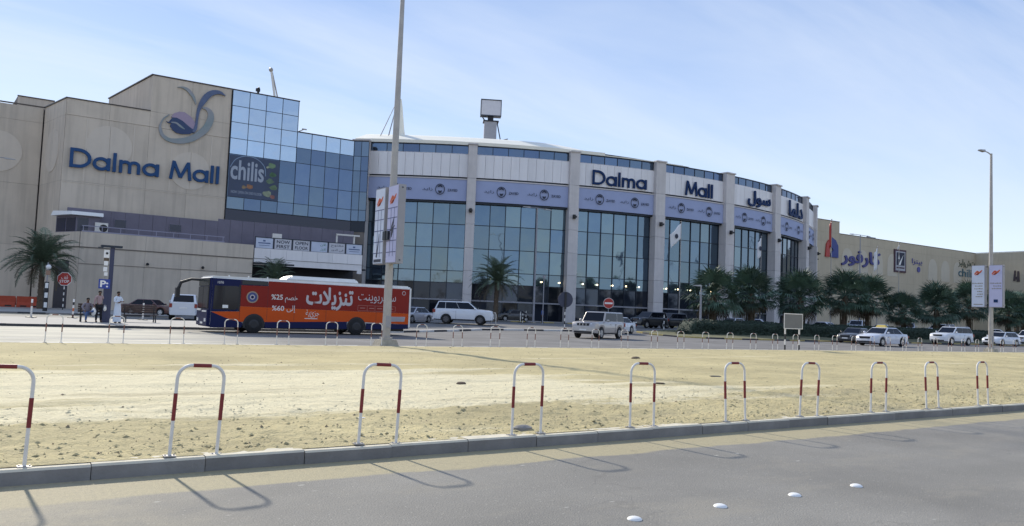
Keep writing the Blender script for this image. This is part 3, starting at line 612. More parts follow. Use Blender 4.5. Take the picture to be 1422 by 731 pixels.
for x in (-.5, .5): mb = MB(); mb.box(x-.04, x+.04, -.2, .2, 0, .35); mb.build('leg', M_steel, ac)
for i, (u, w_) in enumerate([(15.2, 0), (21.2, 0)]):
    mb = MB(); mb.sphere((u, 97.8, 5.45), .17, 8, 6); mb.build('wall_lamp', M_black, pod)
# ---- canopy between podium and rotunda, with its advertising boards
can = thing('entrance_canopy', 'pale grey canopy over a dark vehicle opening between podium and glass rotunda', 'canopy', (33, 97, 0))
FN = Frame((27.1, 97.9, 0), (13.4, -1.6, 0), (-1.6, -13.4, 0)); LN = hypot(13.4, 1.6)
for k in range(7): fpart('fascia_panel', M_panel, can, FN, k*LN/7+.01, (k+1)*LN/7-.01, 7.0, 8.25, -.2, 0)
mb = MB(); fbox(mb, FN, 0, LN, 6.2, 6.95, -.3, -.08); fbox(mb, FN, LN-.6, LN, 5.8, 6.3, -.35, -.02); mb.build('beam', M_panel, can)
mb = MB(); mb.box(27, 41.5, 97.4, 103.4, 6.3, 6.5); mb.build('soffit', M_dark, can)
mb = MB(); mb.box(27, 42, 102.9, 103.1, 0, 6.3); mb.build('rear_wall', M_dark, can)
bw = LN/6
for k, (t1, t2, ar, c) in enumerate([('', '', 0, 0), ('NOW', 'FIRST', 0, 0), ('OPEN', 'FLOOR', 0, 0), ('الان', 'الاول', 1, 1), ('مفتوح', 'في الدور', 1, 0), ('', '', 0, 0)]):
    bd = fpart('advert_board', M_poster2 if k in (0, 5, 3) else mat('white_board', (.56, .56, .60), .6), can, FN, k*bw+.12, (k+1)*bw-.12, 8.3, 9.55, -.1, -.03)
    if t1:
        mm = mat('green_print', (.03, .2, .12), .6) if c else M_ink
        u0, u1 = (k*bw+.35, (k+1)*bw-.3) if not c else ((k+.55)*bw, (k+1)*bw-.3)
        text_mesh(t1, FN, u0, u1, 9.0, 9.4, -.025, mm, 'board_lettering', bd, bold=.02, arabic=bool(ar)); text_mesh(t2, FN, u0, u1, 8.42, 8.82, -.025, mm, 'board_lettering', bd, bold=.02, arabic=bool(ar))
    else:
        mb = MB(); fbox(mb, FN, k*bw+.4, (k+1)*bw-.4, 8.85, 8.98, -.03, -.024); fbox(mb, FN, k*bw+.95, k*bw+1.25, 9.1, 9.3, -.03, -.024); fbox(mb, FN, k*bw+.5, (k+1)*bw-.5, 8.6, 8.66, -.03, -.024); mb.build('board_print', mat('blue_print', (.08, .12, .25), .6), bd)
mb = MB(); fbox(mb, FN, -.05, LN+.02, 9.55, 9.65, -.14, 0)
for k in range(7): fbox(mb, FN, max(0, k*bw-.06), k*bw+.06, 8.25, 9.55, -.14, -.04)
mb.build('board_frame', M_mull, can)
mb = MB(); fbox(mb, FN, 10.4, 10.6, 9.7, 10.9, -2, -1.8); fbox(mb, FN, 12.7, 12.9, 9.7, 10.9, -2, -1.8); fbox(mb, FN, 10.4, LN, 10.75, 10.95, -2, -1.7); mb.build('frame', M_whitedirty, can)
mb = MB(); fbox(mb, FN, 2.1, 3.2, 9.65, 10.2, -.7, -.2); mb.build('junction_box', M_whitedirty, can)

# ---- the glass rotunda
CX, CY, RR = 94.8, 165.0, 79.4
def R3(a, r, z): a = radians(a); return Vector((CX+r*sin(a), CY-r*cos(a), z))
def RF(a, r): a = radians(a); return Frame((CX+r*sin(a), CY-r*cos(a), 0), (cos(a), sin(a), 0), (sin(a), -cos(a), 0))
def rbox(mb, a0, a1, r0, r1, z0, z1, n=1):
    n = max(1, n)
    for k in range(n):
        b0 = a0+(a1-a0)*k/n; b1 = a0+(a1-a0)*(k+1)/n
        mb.hexa([R3(b0, r1, z0), R3(b1, r1, z0), R3(b1, r0, z0), R3(b0, r0, z0), R3(b0, r1, z1), R3(b1, r1, z1), R3(b1, r0, z1), R3(b0, r0, z1)])
def rshell(mb, a0, a1, r0, r1, z0, z1, n):
    vs = []; 
    for k in range(n+1):
        b = a0+(a1-a0)*k/n; vs += [R3(b, r1, z0), R3(b, r1, z1), R3(b, r0, z1), R3(b, r0, z0)]
    fs = [(0, 1, 2, 3), (4*n+3, 4*n+2, 4*n+1, 4*n)]
    for k in range(n):
        for q in range(4): a = 4*k+q; b = 4*k+(q+1) % 4; fs.append((a, a+4, b+4, b))
    mb.add(vs, fs)
rot = thing('glass_rotunda', 'curved mall front of tall teal glass bays between pale pilasters with cream roof', 'building', tuple(R3(-10, RR, 0)))
cols = [-40.6, -29.2, -18.5, -8.3, 2.1, 12.3, 23.2, 31.8, 42, 52]
hw = [.85, .45, .52, .62, .72, .72, .72, .72, .72, .72]
mb = MB(); fan = [tuple(R3(a, 77.6, 0))[:2] for a in range(-42, 60, 3)]+[(CX+10, CY), (CX-25, CY-15)]
vprism(mb, fan, 0, 24.5); mb.build('core', M_dark, rot)
zc = [0, 3.9, 7.2, 10.4, 13.7, 16.95, 20.2, 25.0]
for a, h in zip(cols, hw):
    c = bpy.data.objects.new('pilaster', None); col.objects.link(c); c.parent = rot
    for z0, z1 in zip(zc, zc[1:]):
        mb = MB(); rbox(mb, a-h, a+h, 77.7, 79.75 if z0 > 16 else 79.85, z0+.015, z1-.015); mb.build('stone_block', M_stone, c)
    mb = MB(); rbox(mb, a-h-.06, a+h+.06, 77.7, 79.95, 24.99, 25.18); mb.build('pilaster_cap', M_stone, c)
    f = RF(a, 79.86); mb = MB(); fbox(mb, f, -.18, .18, 15.3, 15.9, .0, .35); fbox(mb, f, -.28, .28, 15.45, 15.7, .3, .6); mb.build('flood_lamp', M_black, c)
for i in range(len(cols)-1):
    a0, a1 = cols[i]+hw[i], cols[i+1]-hw[i+1]; far = i > 6
    n6 = 6 if not far else 3
    bay = bpy.data.objects.new('bay', None); col.objects.link(bay); bay.parent = rot
    for k in range(n6):
        b0 = a0+(a1-a0)*k/n6; b1 = a0+(a1-a0)*(k+1)/n6; e = .05
        f = RF((b0+b1)/2, 78.9*cos(radians((b1-b0)/2))); hwid = 78.9*sin(radians((b1-b0)/2))
        fpart('clerestory_pane', M_glassL, bay, f, -hwid+.05, hwid-.05, 23.75, 24.85, -.05, 0)
        f = RF((b0+b1)/2, 78.3*cos(radians((b1-b0)/2))); hwid = 78.3*sin(radians((b1-b0)/2))
        for z0, z1, m in [(13.78, 16.9, M_glassR), (10.45, 13.68, M_glassR), (7.2, 10.35, M_glassR), (5.5, 7.1, M_glassR), (3.15, 5.42, M_glassG), (.5, 2.95, M_glassG)]:
            fpart('glass_pane', m, bay, f, -hwid+.05, hwid-.05, z0, z1, -.04, 0)
    npan = 11 if not far else 4
    for k in range(npan):
        b0 = a0+(a1-a0)*k/npan; b1 = a0+(a1-a0)*(k+1)/npan; mb = MB(); rbox(mb, b0+.012, b1-.012, 78.9, 79.15+.012*(k % 2), 20.4, 23.62); mb.build('facing_panel', M_panel, bay)
    mb = MB(); rshell(mb, a0, a1, 78.5, 79.3, 20.0, 20.16, 8); rshell(mb, a0, a1, 78.4, 79.0, 23.62, 23.74, 8); mb.build('ledge', M_stone, bay)
    mb = MB(); rshell(mb, a0, a1, 78.2, 78.8, 20.16, 20.4, 8); rshell(mb, a0, a1, 78.0, 78.84, 23.7, 24.9, 8); rshell(mb, a0, a1, 78.0, 78.95, 16.72, 16.95, 8); mb.build('shadow_gap', M_mull, bay)
    ban = None; mb = MB(); rshell(mb, a0+.02, a1-.02, 79.05, 79.22, 16.98, 19.98, 14); ban = mb.build('fabric_banner', M_banner, bay)
    mb = MB()
    for k in range(n6+1): b = a0+(a1-a0)*k/n6; rbox(mb, b-.04, b+.04, 78.15, 78.42, .45, 16.8)
    for z in (13.73, 10.4, 7.15, 5.46): rshell(mb, a0, a1, 78.15, 78.4, z-.045, z+.045, 6)
    for k in range(n6+1): b = a0+(a1-a0)*k/n6; rbox(mb, b-.03, b+.03, 78.82, 78.97, 23.7, 24.9)
    rshell(mb, a0, a1, 78.8, 79.0, 24.86, 25.0, 8); mb.build('mullion_frame', M_mull, bay)
    mb = MB(); rshell(mb, a0, a1, 78.2, 78.55, 2.95, 3.15, 8); mb.build('transom', M_grey, bay)
    mb = MB(); rshell(mb, a0, a1, 77.9, 78.6, .3, .5, 8); mb.build('plinth', M_stone, bay)
    if i < 7:
        for q in (.27, .73):
            f = RF(a0+(a1-a0)*q, 79.36); lg = fpart('banner_print', M_banner, ban, f, -.02, .02, 18.4, 18.44, -.05, .0)
            mb = MB(); brush(mb, f, [(.62*cos(t_*pi/8-.6), 18.5+.72*sin(t_*pi/8-.6), .10) for t_ in range(-4, 9)], .0, .02); brush(mb, f, [(-.62*cos(t_*pi/8-.3), 18.5+.72*sin(t_*pi/8-.3), .09) for t_ in range(-3, 6)], .0, .02)
            mb.prism([(-.34, 18.7), (-.3, 19.0), (0, 19.15), (.3, 19.02), (.36, 18.7), (.3, 18.78), (0, 18.9), (-.28, 18.8)], f, 0, .022)
            mb.prism([(-.26, 18.35), (-.1, 18.28), (.1, 18.28), (.28, 18.38), (.22, 18.05), (0, 17.92), (-.2, 18.05)], f, 0, .022)
            mb.build('banner_portrait', M_ink, ban)
            text_mesh('ZAYED', f, 1.05, 2.45, 18.25, 18.6, .0, M_ink, 'banner_lettering', ban, bold=.02)
            text_mesh('زايد', f, -2.5, -1.05, 18.2, 18.7, .0, M_ink, 'banner_lettering', ban, arabic=True)
# lettering of the rotunda
for word, a0, a1, z0, z1, ar in [('Dalma', -16.5, -9.85, 20.62, 22.75, 0), ('Mall', -4.75, -.4, 20.62, 22.85, 0), ('سول', 5.7, 10.7, 20.5, 23.2, 1), ('دلما', 16.0, 21.3, 20.5, 23.3, 1)]:
    a = (a0+a1)/2; f = RF(a, 79.22); h = 79.2*radians(a1-a0)/2
    sg = bpy.data.objects.new('letter_sign', None); col.objects.link(sg); sg.parent = rot
    if ar: text_mesh(word, f, -h, h, z0, z1, .26, M_navy, 'lettering', sg, depth=.2, arabic=True, fat=.025)
    else: latin_sign(word, f, -h, h, z0, z1, .0, .16, M_navy, sg)
# roof
mb = MB(); nA = 30
def roof(a, r):
    ang = -41.5+37.5*a; k = 1-ss(-22, -5, ang)*.9 if ang > -22 else 1
    d_ = 22*r; rise = .42+1.75*min(1, d_/5)+1.2*max(0, (d_-5)/17)
    return tuple(R3(ang, 79.1-d_, 25.02+k*rise))
mb.grid(roof, nA, 22); o = mb.build('cream_roof', M_cream, rot, smooth=True, fix=False)
mb = MB(); rshell(mb, -41.4, -15, 78.9, 79.15, 25.0, 25.46, 30); rshell(mb, -15, -5, 78.9, 79.15, 25.0, 25.12, 12); mb.build('roof_edge', M_cream, rot)
mb = MB(); vprism(mb, [tuple(R3(a, 78.2, 0))[:2] for a in range(-8, 58, 3)]+[(CX+10, CY), (CX-15, CY-25)], 24.5, 24.9); mb.build('flat_roof', M_stone, rot)
# warm globes along the foot of the glass
for i in range(1, 4):
    a0, a1 = cols[i]+hw[i], cols[i+1]-hw[i+1]
    for q in ((.2, .75, .95) if i == 1 else (.12, .3, .5, .68, .86)):
        mb = MB(); mb.sphere(tuple(R3(a0+(a1-a0)*q, 78.6, 6.1)), .10, 8, 6); mb.build('globe_lamp', M_warm, rot)
# reparent helper: everything built in world coordinates under a placed empty
bpy.context.view_layer.update()
for r_ in (mall, gl, pod, can, rot):
    for ch in [c for c in bpy.data.objects if c.parent == r_]: ch.matrix_parent_inverse = Matrix.Translation(r_.location).inverted()

# ---- right wing
wing = thing('far_mall_wing', 'long sandy beige mall wing behind the palms carrying several shop signs', 'building', (200, 120, 0))
FW = Frame((0, 120, 0), (1, 0, 0), (0, -1, 0)); FX = Frame((245, 120, 0), (0, -1, 0), (-1, 0, 0))
mb = MB(); mb.box(150, 262, 120.08, 150, 0, 24.55); mb.box(245.08, 262, 60, 120.08, 0, 24.5); mb.box(150, 177.9, 120.08, 150, 24.55, 27.5); mb.build('core', M_core, wing)
uW = [150, 163.9]+[178+6.7*i for i in range(11)]
panels(wing, FW, uW, [0, 6.5, 13.5, 22.3, 24.55], M_rwall); panels(wing, FW, [150, 163.9, 178], [24.55, 27.5], M_rwall)
panels(wing, FX, [0+6.6*i for i in range(8)], [0, 6.5, 13.5, 22.3, 24.5], M_rwall)
for u in uW[2:-1]:
    if u < 200 or u > 216:
        pl = [(u+3.35+2.3*cos(pi*k/10), 18.4+2.8*sin(pi*k/10)) for k in range(11)]+[(u+1.05, 15.2), (u+5.65, 15.2)]; mb = MB(); mb.prism(pl, FW, 0, .06); mb.build('arch_relief', M_rwall2, wing)
coping(wing, [(178, 120), (244.95, 120), (244.95, 66)], 24.56); coping(wing, [(150, 120), (178, 120)], 27.5)
sg = bpy.data.objects.new('hypermarket_sign', None); col.objects.link(sg); sg.parent = wing
mb = MB(); mb.prism([(172.0, 18.4), (173.7, 18.4), (173.9, 22.8), (173.2, 22.6), (172.4, 21.6)], FW, .05, .3); mb.build('logo_half', M_signred, sg)
mb = MB(); mb.prism([(174.2, 18.4), (177.3, 18.4), (177.2, 21.4), (176.2, 22.7), (174.6, 23.4), (174.4, 21.0), (175.2, 20.2), (174.3, 19.4)], FW, .05, .3); mb.build('logo_half', mat('sign_deep_blue', (.03, .05, .22), .5), sg)
text_mesh('كارفور', FW, 178.6, 195.6, 16.7, 20.9, .35, mat('sign_violet_blue', (.05, .05, .20), .5), 'lettering', sg, depth=.25, arabic=True, fat=.03)
pb = fpart('framed_poster', mat('maroon_frame', (.07, .03, .045), .6), wing, FW, 202.1, 207.7, 16.45, 22.6, .05, .3)
fpart('poster_face', mat('poster_grey', (.42, .42, .44), .6), pb, FW, 202.6, 207.2, 16.9, 22.1, .3, .33); fpart('poster_face', M_ink, pb, FW, 203.0, 206.8, 18.3, 21.8, .33, .35)
mb = MB(); mb.prism([(203.8, 18.4), (204.8, 18.4), (206.2, 21.2)], FW, .35, .37); mb.prism([(203.7, 20.0), (204.1, 21.6), (204.5, 20)], FW, .35, .37); mb.build('poster_sail', M_white, pb); fpart('poster_line', mat('maroon_frame', (.07, .03, .045)), pb, FW, 203, 206.8, 17.5, 17.85, .33, .35)
text_mesh('بيتزا', FW, 210.9, 215.9, 18.9, 20.7, .2, mat('sign_violet', (.10, .10, .30), .5), 'shop_lettering', wing, depth=.1, arabic=True)
mb = MB(); mb.prism([(214.2+.75*cos(k*pi/6), 17.8+.8*sin(k*pi/6)) for k in range(12)], FW, .05, .2); mb.build('shop_emblem', mat('sign_violet', (.1, .1, .3)), wing)
text_mesh('chilis', FW, 235.3, 244.6, 17.2, 19.5, .2, mat('sign_teal', (.04, .14, .19), .5), 'shop_lettering', wing, depth=.1); text_mesh('تشيليز', FW, 235.3, 244.6, 19.9, 22.3, .2, mat('sign_olive', (.11, .13, .09), .5), 'shop_lettering', wing, depth=.1, arabic=True)
mb = MB(); mb.prism([(10.6, 16.2), (11.2, 16.2), (11.3, 19.2), (10.9, 19.2)], FX, .05, .25); mb.prism([(11.5, 16.0), (12.3, 16.0), (12.2, 19), (11.7, 19)], FX, .05, .25); fbox(mb, FX, 10.7, 12.2, 16.6, 17.4, .05, .2); mb.build('shop_emblem', mat('dark_brown_sign', (.07, .05, .05), .6), wing)
mb = MB(); mb.box(194, 197, 122, 124, 24.5, 25.3); mb.build('roof_unit', M_grey, wing)
for ch in [c for c in bpy.data.objects if c.parent == wing]: ch.matrix_parent_inverse = Matrix.Translation(wing.location).inverted()
# ---- things on the roofs
t = thing('tent_peak', 'white fabric cone peak with mast and stay cables rising over the curved roof', 'roof peak', (49.6, 106.5, 26))
prof = [(1.6, 0), (1.0, .7), (.75, 2.0), (.52, 3.8), (.33, 5.4), (.12, 6.6)]; mb = MB()
mb.grid(lambda a, b: (prof[round(b*5)][0]*cos(2*pi*a)*(1 if cos(2*pi*a) > 0 else .7), prof[round(b*5)][0]*sin(2*pi*a), prof[round(b*5)][1]), 20, 5); mb.build('fabric_cone', M_cream, t, smooth=True)
mb = MB(); mb.tube([(-.25, 0, 0), (-.35, 0, 6.9)], .09, 8); mb.sphere((-.3, 0, 6.95), .25, 8, 6); mb.build('mast', M_steel, t)
for dx, dy in ((-3.3, -.4), (-2.9, .6), (-2.1, -.6), (-1.6, .4)): mb = MB(); mb.tube([(-.35, 0, 6.8), (dx, dy, .2)], .045, 6); mb.build('stay_cable', M_grey, t)
t = thing('roof_box_mast', 'square pale grey box panel on a thick pedestal above the cream roof', 'roof mast', (66.3, 108, 26), -YAW+.1)
mb = MB(); mb.box(-1.0, 1.0, -.8, .8, 0, 6.2); mb.build('pedestal', M_grey, t); mb = MB(); mb.box(-1.6, 1.6, -.6, .6, 7.15, 9.7); mb.build('box_panel', mat('box_grey', (.55, .55, .60), .6, var=.05), t)
mb = MB(); mb.box(-1.68, 1.68, -.66, .66, 9.62, 9.78); mb.box(-1.68, 1.68, -.66, .66, 7.05, 7.2); mb.box(-1.68, -1.58, -.66, .66, 7.1, 9.7); mb.box(1.58, 1.68, -.66, .66, 7.1, 9.7); mb.build('box_frame', M_mull, t)
mb = MB(); mb.box(-.45, .45, -.4, .4, 6.2, 7.1); mb.box(-1.2, 1.3, -.9, .9, 6.1, 6.3); mb.build('neck', M_dark, t)
mb = MB(); mb.tube([(1.0, -.5, 6.3), (1.7, -.5, 3.2), (2.9, -.5, 3.5)], .09, 6); mb.tube([(-.9, -.5, 6.2), (-1.4, -.5, 6.9), (-.7, -.5, 6.9)], .12, 6); mb.build('bracket', M_dark, t)
t = thing('roof_davit', 'pale slanting twin-arm roof crane standing above the glass tower', 'roof crane', (33.2, 112, 28))
mb = MB(); mb.tube([(-.1, 0, 0), (-1.35, 0, 6.6)], .16, 8); mb.build('arm', M_whitedirty, t); mb = MB(); mb.tube([(.55, 0, 0), (-1.2, 0, 6.4)], .10, 8); mb.build('arm', M_steel, t)
mb = MB(); mb.sphere((-1.4, 0, 6.7), .32, 8, 6); mb.build('pulley', M_steel, t)
t = thing('roof_fitting', 'small dark fitting on a peg at the top edge of glass tower', 'camera', (28.2, 104.6, 28.9)); mb = MB(); mb.box(-.12, .12, -.12, .12, 0, .45); mb.build('peg', M_black, t); mb = MB(); mb.box(-.3, .22, -.15, .15, .4, .78); mb.sphere((.05, 0, .85), .16, 8, 6); mb.build('body', M_black, t)  # unidentified small dark object, modelled as a plain fitting
t = thing('wall_arm', 'thin horizontal bracket arm poking out at the step of the glass', 'bracket', (33.6, 104.3, 24.7)); mb = MB(); mb.tube([(0, 0, 0), (.9, -.2, .5)], .06, 6); mb.build('arm', M_steel, t); mb = MB(); mb.box(.6, 1.2, -.3, -.1, .42, .56); mb.build('head', M_steel, t)

# ================================================================== OBJECTS
q = random.Random(11); mb = MB()
for i in range(4000):
    y = 8.3+3.6*q.random()**1.7; x = q.uniform(-1.5, 6+y*1.9); r = q.uniform(.008, .032); z = sand_h(x, y); a = q.random()*6
    p = [(x+r*1.3*cos(a+k*1.257)*q.uniform(.7, 1.3), y+r*sin(a+k*1.257)*q.uniform(.7, 1.2), z-.004) for k in range(5)]; mb.add(p+[(x+q.uniform(-.3, .3)*r, y, z+r*q.uniform(.25, .55))], [(0, 1, 5), (1, 2, 5), (2, 3, 5), (3, 4, 5), (4, 0, 5)])
tag(mb.build('sand_clods', M_sand, fix=False), 'trampled sand clods along the inner edge of near kerb', 'sand', kind='stuff')
# ---- hoop barriers
def hoop_proto(mband, mwhite):
    t = thing('hoop_barrier', '', 'hoop barrier'); r = .0165; W2 = .22; H_ = .87; R_ = .13
    path = [(-W2, 0, 0), (-W2, 0, H_-R_)]+[(-W2+R_-R_*cos(k*pi/12), 0, H_-R_+R_*sin(k*pi/12)) for k in range(1, 7)]+[(W2-R_+R_*sin(k*pi/12), 0, H_-R_+R_*cos(k*pi/12)) for k in range(7)]+[(W2, 0, 0)]
    mb = MB(); mb.tube(path, r, 10); mb.build('hoop_tube', mwhite, t, smooth=True)
    for x in (-W2, W2):
        mb = MB(); mb.tube([(x, 0, .34), (x, 0, .60)], r+.0025, 10); mb.build('red_band', mband, t, smooth=True)
        mb = MB(); mb.box(x-.055, x+.055, -.04, .04, 0, .012)
        for q in (-.04, .04): mb.tube([(x+q, 0, .01), (x+q, 0, .022)], .008, 6)
        mb.build('foot_plate', M_steel, t)
    mb = MB(); mb.tube([(-.085, 0, H_), (.085, 0, H_)], r+.0025, 10); mb.build('red_band', mband, t, smooth=True)
    return t
ph = hoop_proto(M_red, M_whitedirty); rr = random.Random(5)
names = ['hoop barrier cut off by the left edge of the photo, on near kerb', 'tallest fully visible red and white hoop, second from left on near kerb', 'third red and white hoop from the left on the near kerb',
 'fourth red and white near-kerb hoop, grey stone at its foot', 'fifth red and white hoop from the left on near kerb', 'sixth near-kerb hoop, in line with the hedge behind', 'near-kerb hoop just right of the signboard back, in front of it',
 'third near-kerb hoop from the right end of the row', 'second near-kerb hoop from the right end of the row', 'rightmost hoop on the near kerb, under the twin banners lamp post']
for i, X in enumerate([.17, 1.79, 3.72, 5.72, 7.66, 9.57, 11.33, 13.31, 15.1, 17.0]):
    o = place(ph, i > 0, (X, 8.16, .14), rr.uniform(-.05, .05), names[i], 'red and white hoops along the near kerb'); o.rotation_euler.x = rr.uniform(-.045, .03); o.rotation_euler.y = rr.uniform(-.01, .04)
FH = {0: 'leftmost faded hoop on the far kerb, left of the parking post', 1: 'faded hoop on the far kerb in front of the man in white robe', 2: 'faded hoop on far kerb in front of the white hatchback rear', 3: 'far kerb hoop in front of the bus front wheel nose corner', 4: 'far kerb hoop just right of the bus front wheel',
 5: 'far kerb hoop at the left of the bus rear wheel', 6: 'far kerb hoop next to the tall lamp post base on its left', 7: 'far kerb hoop just right of the bus tail', 8: 'far kerb hoop below the rear wheel of big white SUV', 9: 'far kerb hoop below the bonnet of big white SUV', 10: 'far kerb hoop before the twin-arm entrance lamp',
 11: 'far kerb hoop left of the boxy silver SUV nose', 12: 'far kerb hoop over the front wheel of boxy silver SUV', 13: 'far kerb hoop just right of the boxy silver SUV', 19: 'far kerb hoop immediately left of the signboard', 20: 'far kerb hoop standing under the signboard', 21: 'far kerb hoop immediately right of the signboard',
 29: 'far kerb hoop in front of the taxi nose', 30: 'far kerb hoop in front of the taxi door', 32: 'far kerb hoop beside the right banner lamp post base'}
ph = hoop_proto(M_redfade, M_whitedirty); X = 1.8; i = 0
while X < 80:
    o = place(ph, i > 0, (X+rr.uniform(-.08, .08), 28.52, .14), rr.uniform(-.06, .06), FH.get(i, 'faded white hoop barrier with brown bands in the far kerb row'), 'white hoops along the far kerb'); o.rotation_euler.x = rr.uniform(-.03, .03); o.rotation_euler.y = rr.uniform(-.02, .02); X += 1.83; i += 1
# ---- road studs
for i, (X, lb) in enumerate([(4.54, 'nearest white ceramic road stud at the bottom of the photo'), (5.56, 'second white road stud, right of the nearest one'), (6.6, 'third white road stud counting away from the camera'), (7.6, 'farthest of four white studs on the near road')]):
    if i == 0:
        mb = MB(); mb.grid(lambda a, b: (.062*sin(b*pi/2)*cos(2*pi*a), .062*sin(b*pi/2)*sin(2*pi*a), .026*cos(b*pi/2)), 20, 6); st = mb.build('road_stud', M_white, smooth=True)
    o = st if i == 0 else st.copy()
    if i: col.objects.link(o)
    o.location = (X, 4.89, .001); tag(o, lb, 'road stud', 'white studs on the near road')
# ---- banner lamp posts
def lamp_post():
    t = thing('lamp_post', '', 'lamp post'); mb = MB(); mb.tube([(0, 0, .2), (0, 0, 7), (0, 0, 14.7)], [.17, .14, .085], 12); mb.build('pole', M_steel, t, smooth=True)
    mb = MB(); mb.hexa([(-.45, -.4, -.05), (.45, -.4, -.05), (.45, .4, -.05), (-.45, .4, -.05), (-.33, -.3, .32), (.33, -.3, .32), (.33, .3, .32), (-.33, .3, .32)]); mb.build('concrete_base', M_conc, t)
    mb = MB(); mb.tube([(0, 0, .3), (0, 0, .42)], .26, 12); mb.build('collar', M_steel, t); mb = MB(); mb.box(-.10, .10, -.19, -.14, .8, 1.25); mb.build('hatch', M_grey, t)
    mb = MB(); mb.tube([(0, 0, 14.6), (-.5, 0, 14.72), (-1.1, 0, 14.75)], .04, 8); mb.build('arm', M_steel, t)
    mb = MB(); mb.hexa([(-1.75, -.12, 14.68), (-1.05, -.14, 14.66), (-1.05, .14, 14.66), (-1.75, .12, 14.68), (-1.75, -.08, 14.76), (-1.05, -.1, 14.84), (-1.05, .1, 14.84), (-1.75, .08, 14.76)]); mb.build('lamp_head', M_steel, t)
    return t
Fm = lambda y0: Frame((-.19, y0, 0), (0, -1, 0), (-1, 0, 0))
def banner_box(parent, side, kind):
    y0 = .18 if side > 0 else -.98+.14
    y0 = .33 if side > 0 else -.90
    b = bpy.data.objects.new('banner_box', None); col.objects.link(b); b.parent = parent
    mb = MB(); mb.box(-.15, .15, y0+.02, y0+.96, 3.32, 6.42); mb.build('frame', M_grey, b)
    fr = Frame((-.15, y0+.96, 0), (0, -1, 0), (-1, 0, 0)); face = fpart('banner_face', M_bannerpost if side < 0 else M_poster2, b, fr, .03, .91, 3.36, 6.38, 0, .02)
    mb = MB(); brush(mb, fr, [(.2, 5.75, .06), (.42, 5.95, .14), (.5, 5.8, .1), (.35, 5.72, .08), (.6, 5.9, .12), (.75, 6.05, .05)], .02, .026); brush(mb, fr, [(.25, 5.68, .04), (.5, 5.86, .07), (.7, 5.92, .05)], .02, .03); mb.build('banner_logo', M_logo_or, b)
    return b, fr
def banner_post(t, style):
    for sd in (1, -1):
        b, fr = banner_box(t, sd, style)
        if style == 'grid':
            mb = MB()
            for k, z in enumerate((3.75, 4.2, 4.65, 5.1, 5.5)): fbox(mb, fr, .03, .91, z, z+.035, .02, .024)
            for u in (.33, .62): fbox(mb, fr, u, u+.03, 3.6, 5.5, .02, .025)
            mb.build('banner_print', mat('grid_print', (.10, .11, .22), .7), b)
            mb = MB()
            if sd < 0: brush(mb, fr, [(.45, 4.35, .05), (.52, 4.6, .16), (.48, 4.75, .14), (.6, 5.0, .08), (.66, 5.15, .03)], .02, .028); brush(mb, fr, [(.3, 4.62, .04), (.5, 4.66, .08), (.72, 4.8, .04)], .02, .03)
            else: brush(mb, fr, [(.35, 3.6, .12), (.42, 3.9, .09), (.5, 4.3, .05), (.52, 4.55, .02)], .02, .028); fbox(mb, fr, .1, .8, 3.4, 3.52, .02, .028)
            mb.build('banner_picture', M_ink, b)
            mb = MB(); mb.box(-.28, -.2, -.12 if sd > 0 else -.3, .2 if sd > 0 else -.05, 4.25, 4.6); mb.build('bracket_box', M_mull, b)
        else:
            mb = MB(); rows = ((5.05, .05, .8), (4.85, .25, .8), (4.65, .2, .8), (4.45, .4, .78), (4.25, .4, .8), (4.07, .3, .8)) if sd > 0 else ((5.05, .1, .85), (4.85, .3, .85), (4.66, .2, .85))
            for z, a, c in rows:
                u = a; q = random.Random(int(z*100))
                while u < c: w_ = q.uniform(.05, .12); fbox(mb, fr, u, min(c, u+w_), z, z+q.uniform(.05, .08), .02, .024); u += w_+.03
            mb.build('banner_print', mat('olive_print', (.22, .20, .16), .7), b)
            if sd < 0: fpart('banner_emblem', M_signblue if 0 else M_navy, b, fr, .33, .62, 3.68, 3.9, .02, .026)
            else: fpart('banner_print', mat('olive_print', (.2, .2, .2)), b, fr, .15, .8, 3.5, 3.56, .02, .024)
    mb = MB()
    for z in (3.45, 6.3): mb.box(-.03, .03, -.9, 1.2, z-.02, z+.02)
    mb.build('bracket', M_mull, t)
lp = lamp_post(); lp2 = copy_tree(lp)
lp.location = (13.32, 28.9, .05); lp['label'] = 'tall grey lamp post with sky-blue grid banners, passing in front of the bus'; banner_post(lp, 'grid')
lp2.location = (61.3, 28.9, .05); lp2['label'] = 'lamp post at right with two white banners and one lamp arm'; banner_post(lp2, 'text')
for o in (lp, lp2): o['group'] = 'banner lamp posts on the far kerb'
def double_lamp(name_label, loc, h, arm, single=False):
    t = thing('street_lamp', name_label, 'street lamp', loc); mb = MB(); mb.tube([(0, 0, 0), (0, 0, h)], [.14, .07], 10); mb.build('pole', M_grey, t, smooth=True)
    mb = MB(); mb.tube([(-arm if not single else 0, 0, h-.05), (0, 0, h-.02), (arm, 0, h-.05)], .045, 6); mb.build('arm', M_grey, t)
    for s in ((-1, 1) if not single else (1,)):
        mb = MB(); a, b = s*(arm-.4), s*(arm+.55); mb.hexa([(a, -.13, h-.14), (b, -.1, h-.12), (b, .1, h-.12), (a, .13, h-.14), (a, -.1, h+.03), (b, -.06, h-.04), (b, .06, h-.04), (a, .1, h+.03)]); mb.build('lamp_head', M_steel, t)
    mb = MB(); mb.box(-.22, .22, -.22, .22, 0, .12); mb.build('base_plate', M_conc, t); return t
double_lamp('twin-arm street lamp in front of second glass bay', (54.1, 76.6, .45), 13.7, 1.5)
double_lamp('twin-arm street lamp rising before the hypermarket sign', (124.6, 80, .45), 16.8, 2.4)
double_lamp('small single-arm street lamp against the left beige wall', (.0, 96, .1), 15.3, 1.2, True).rotation_euler.z = 0
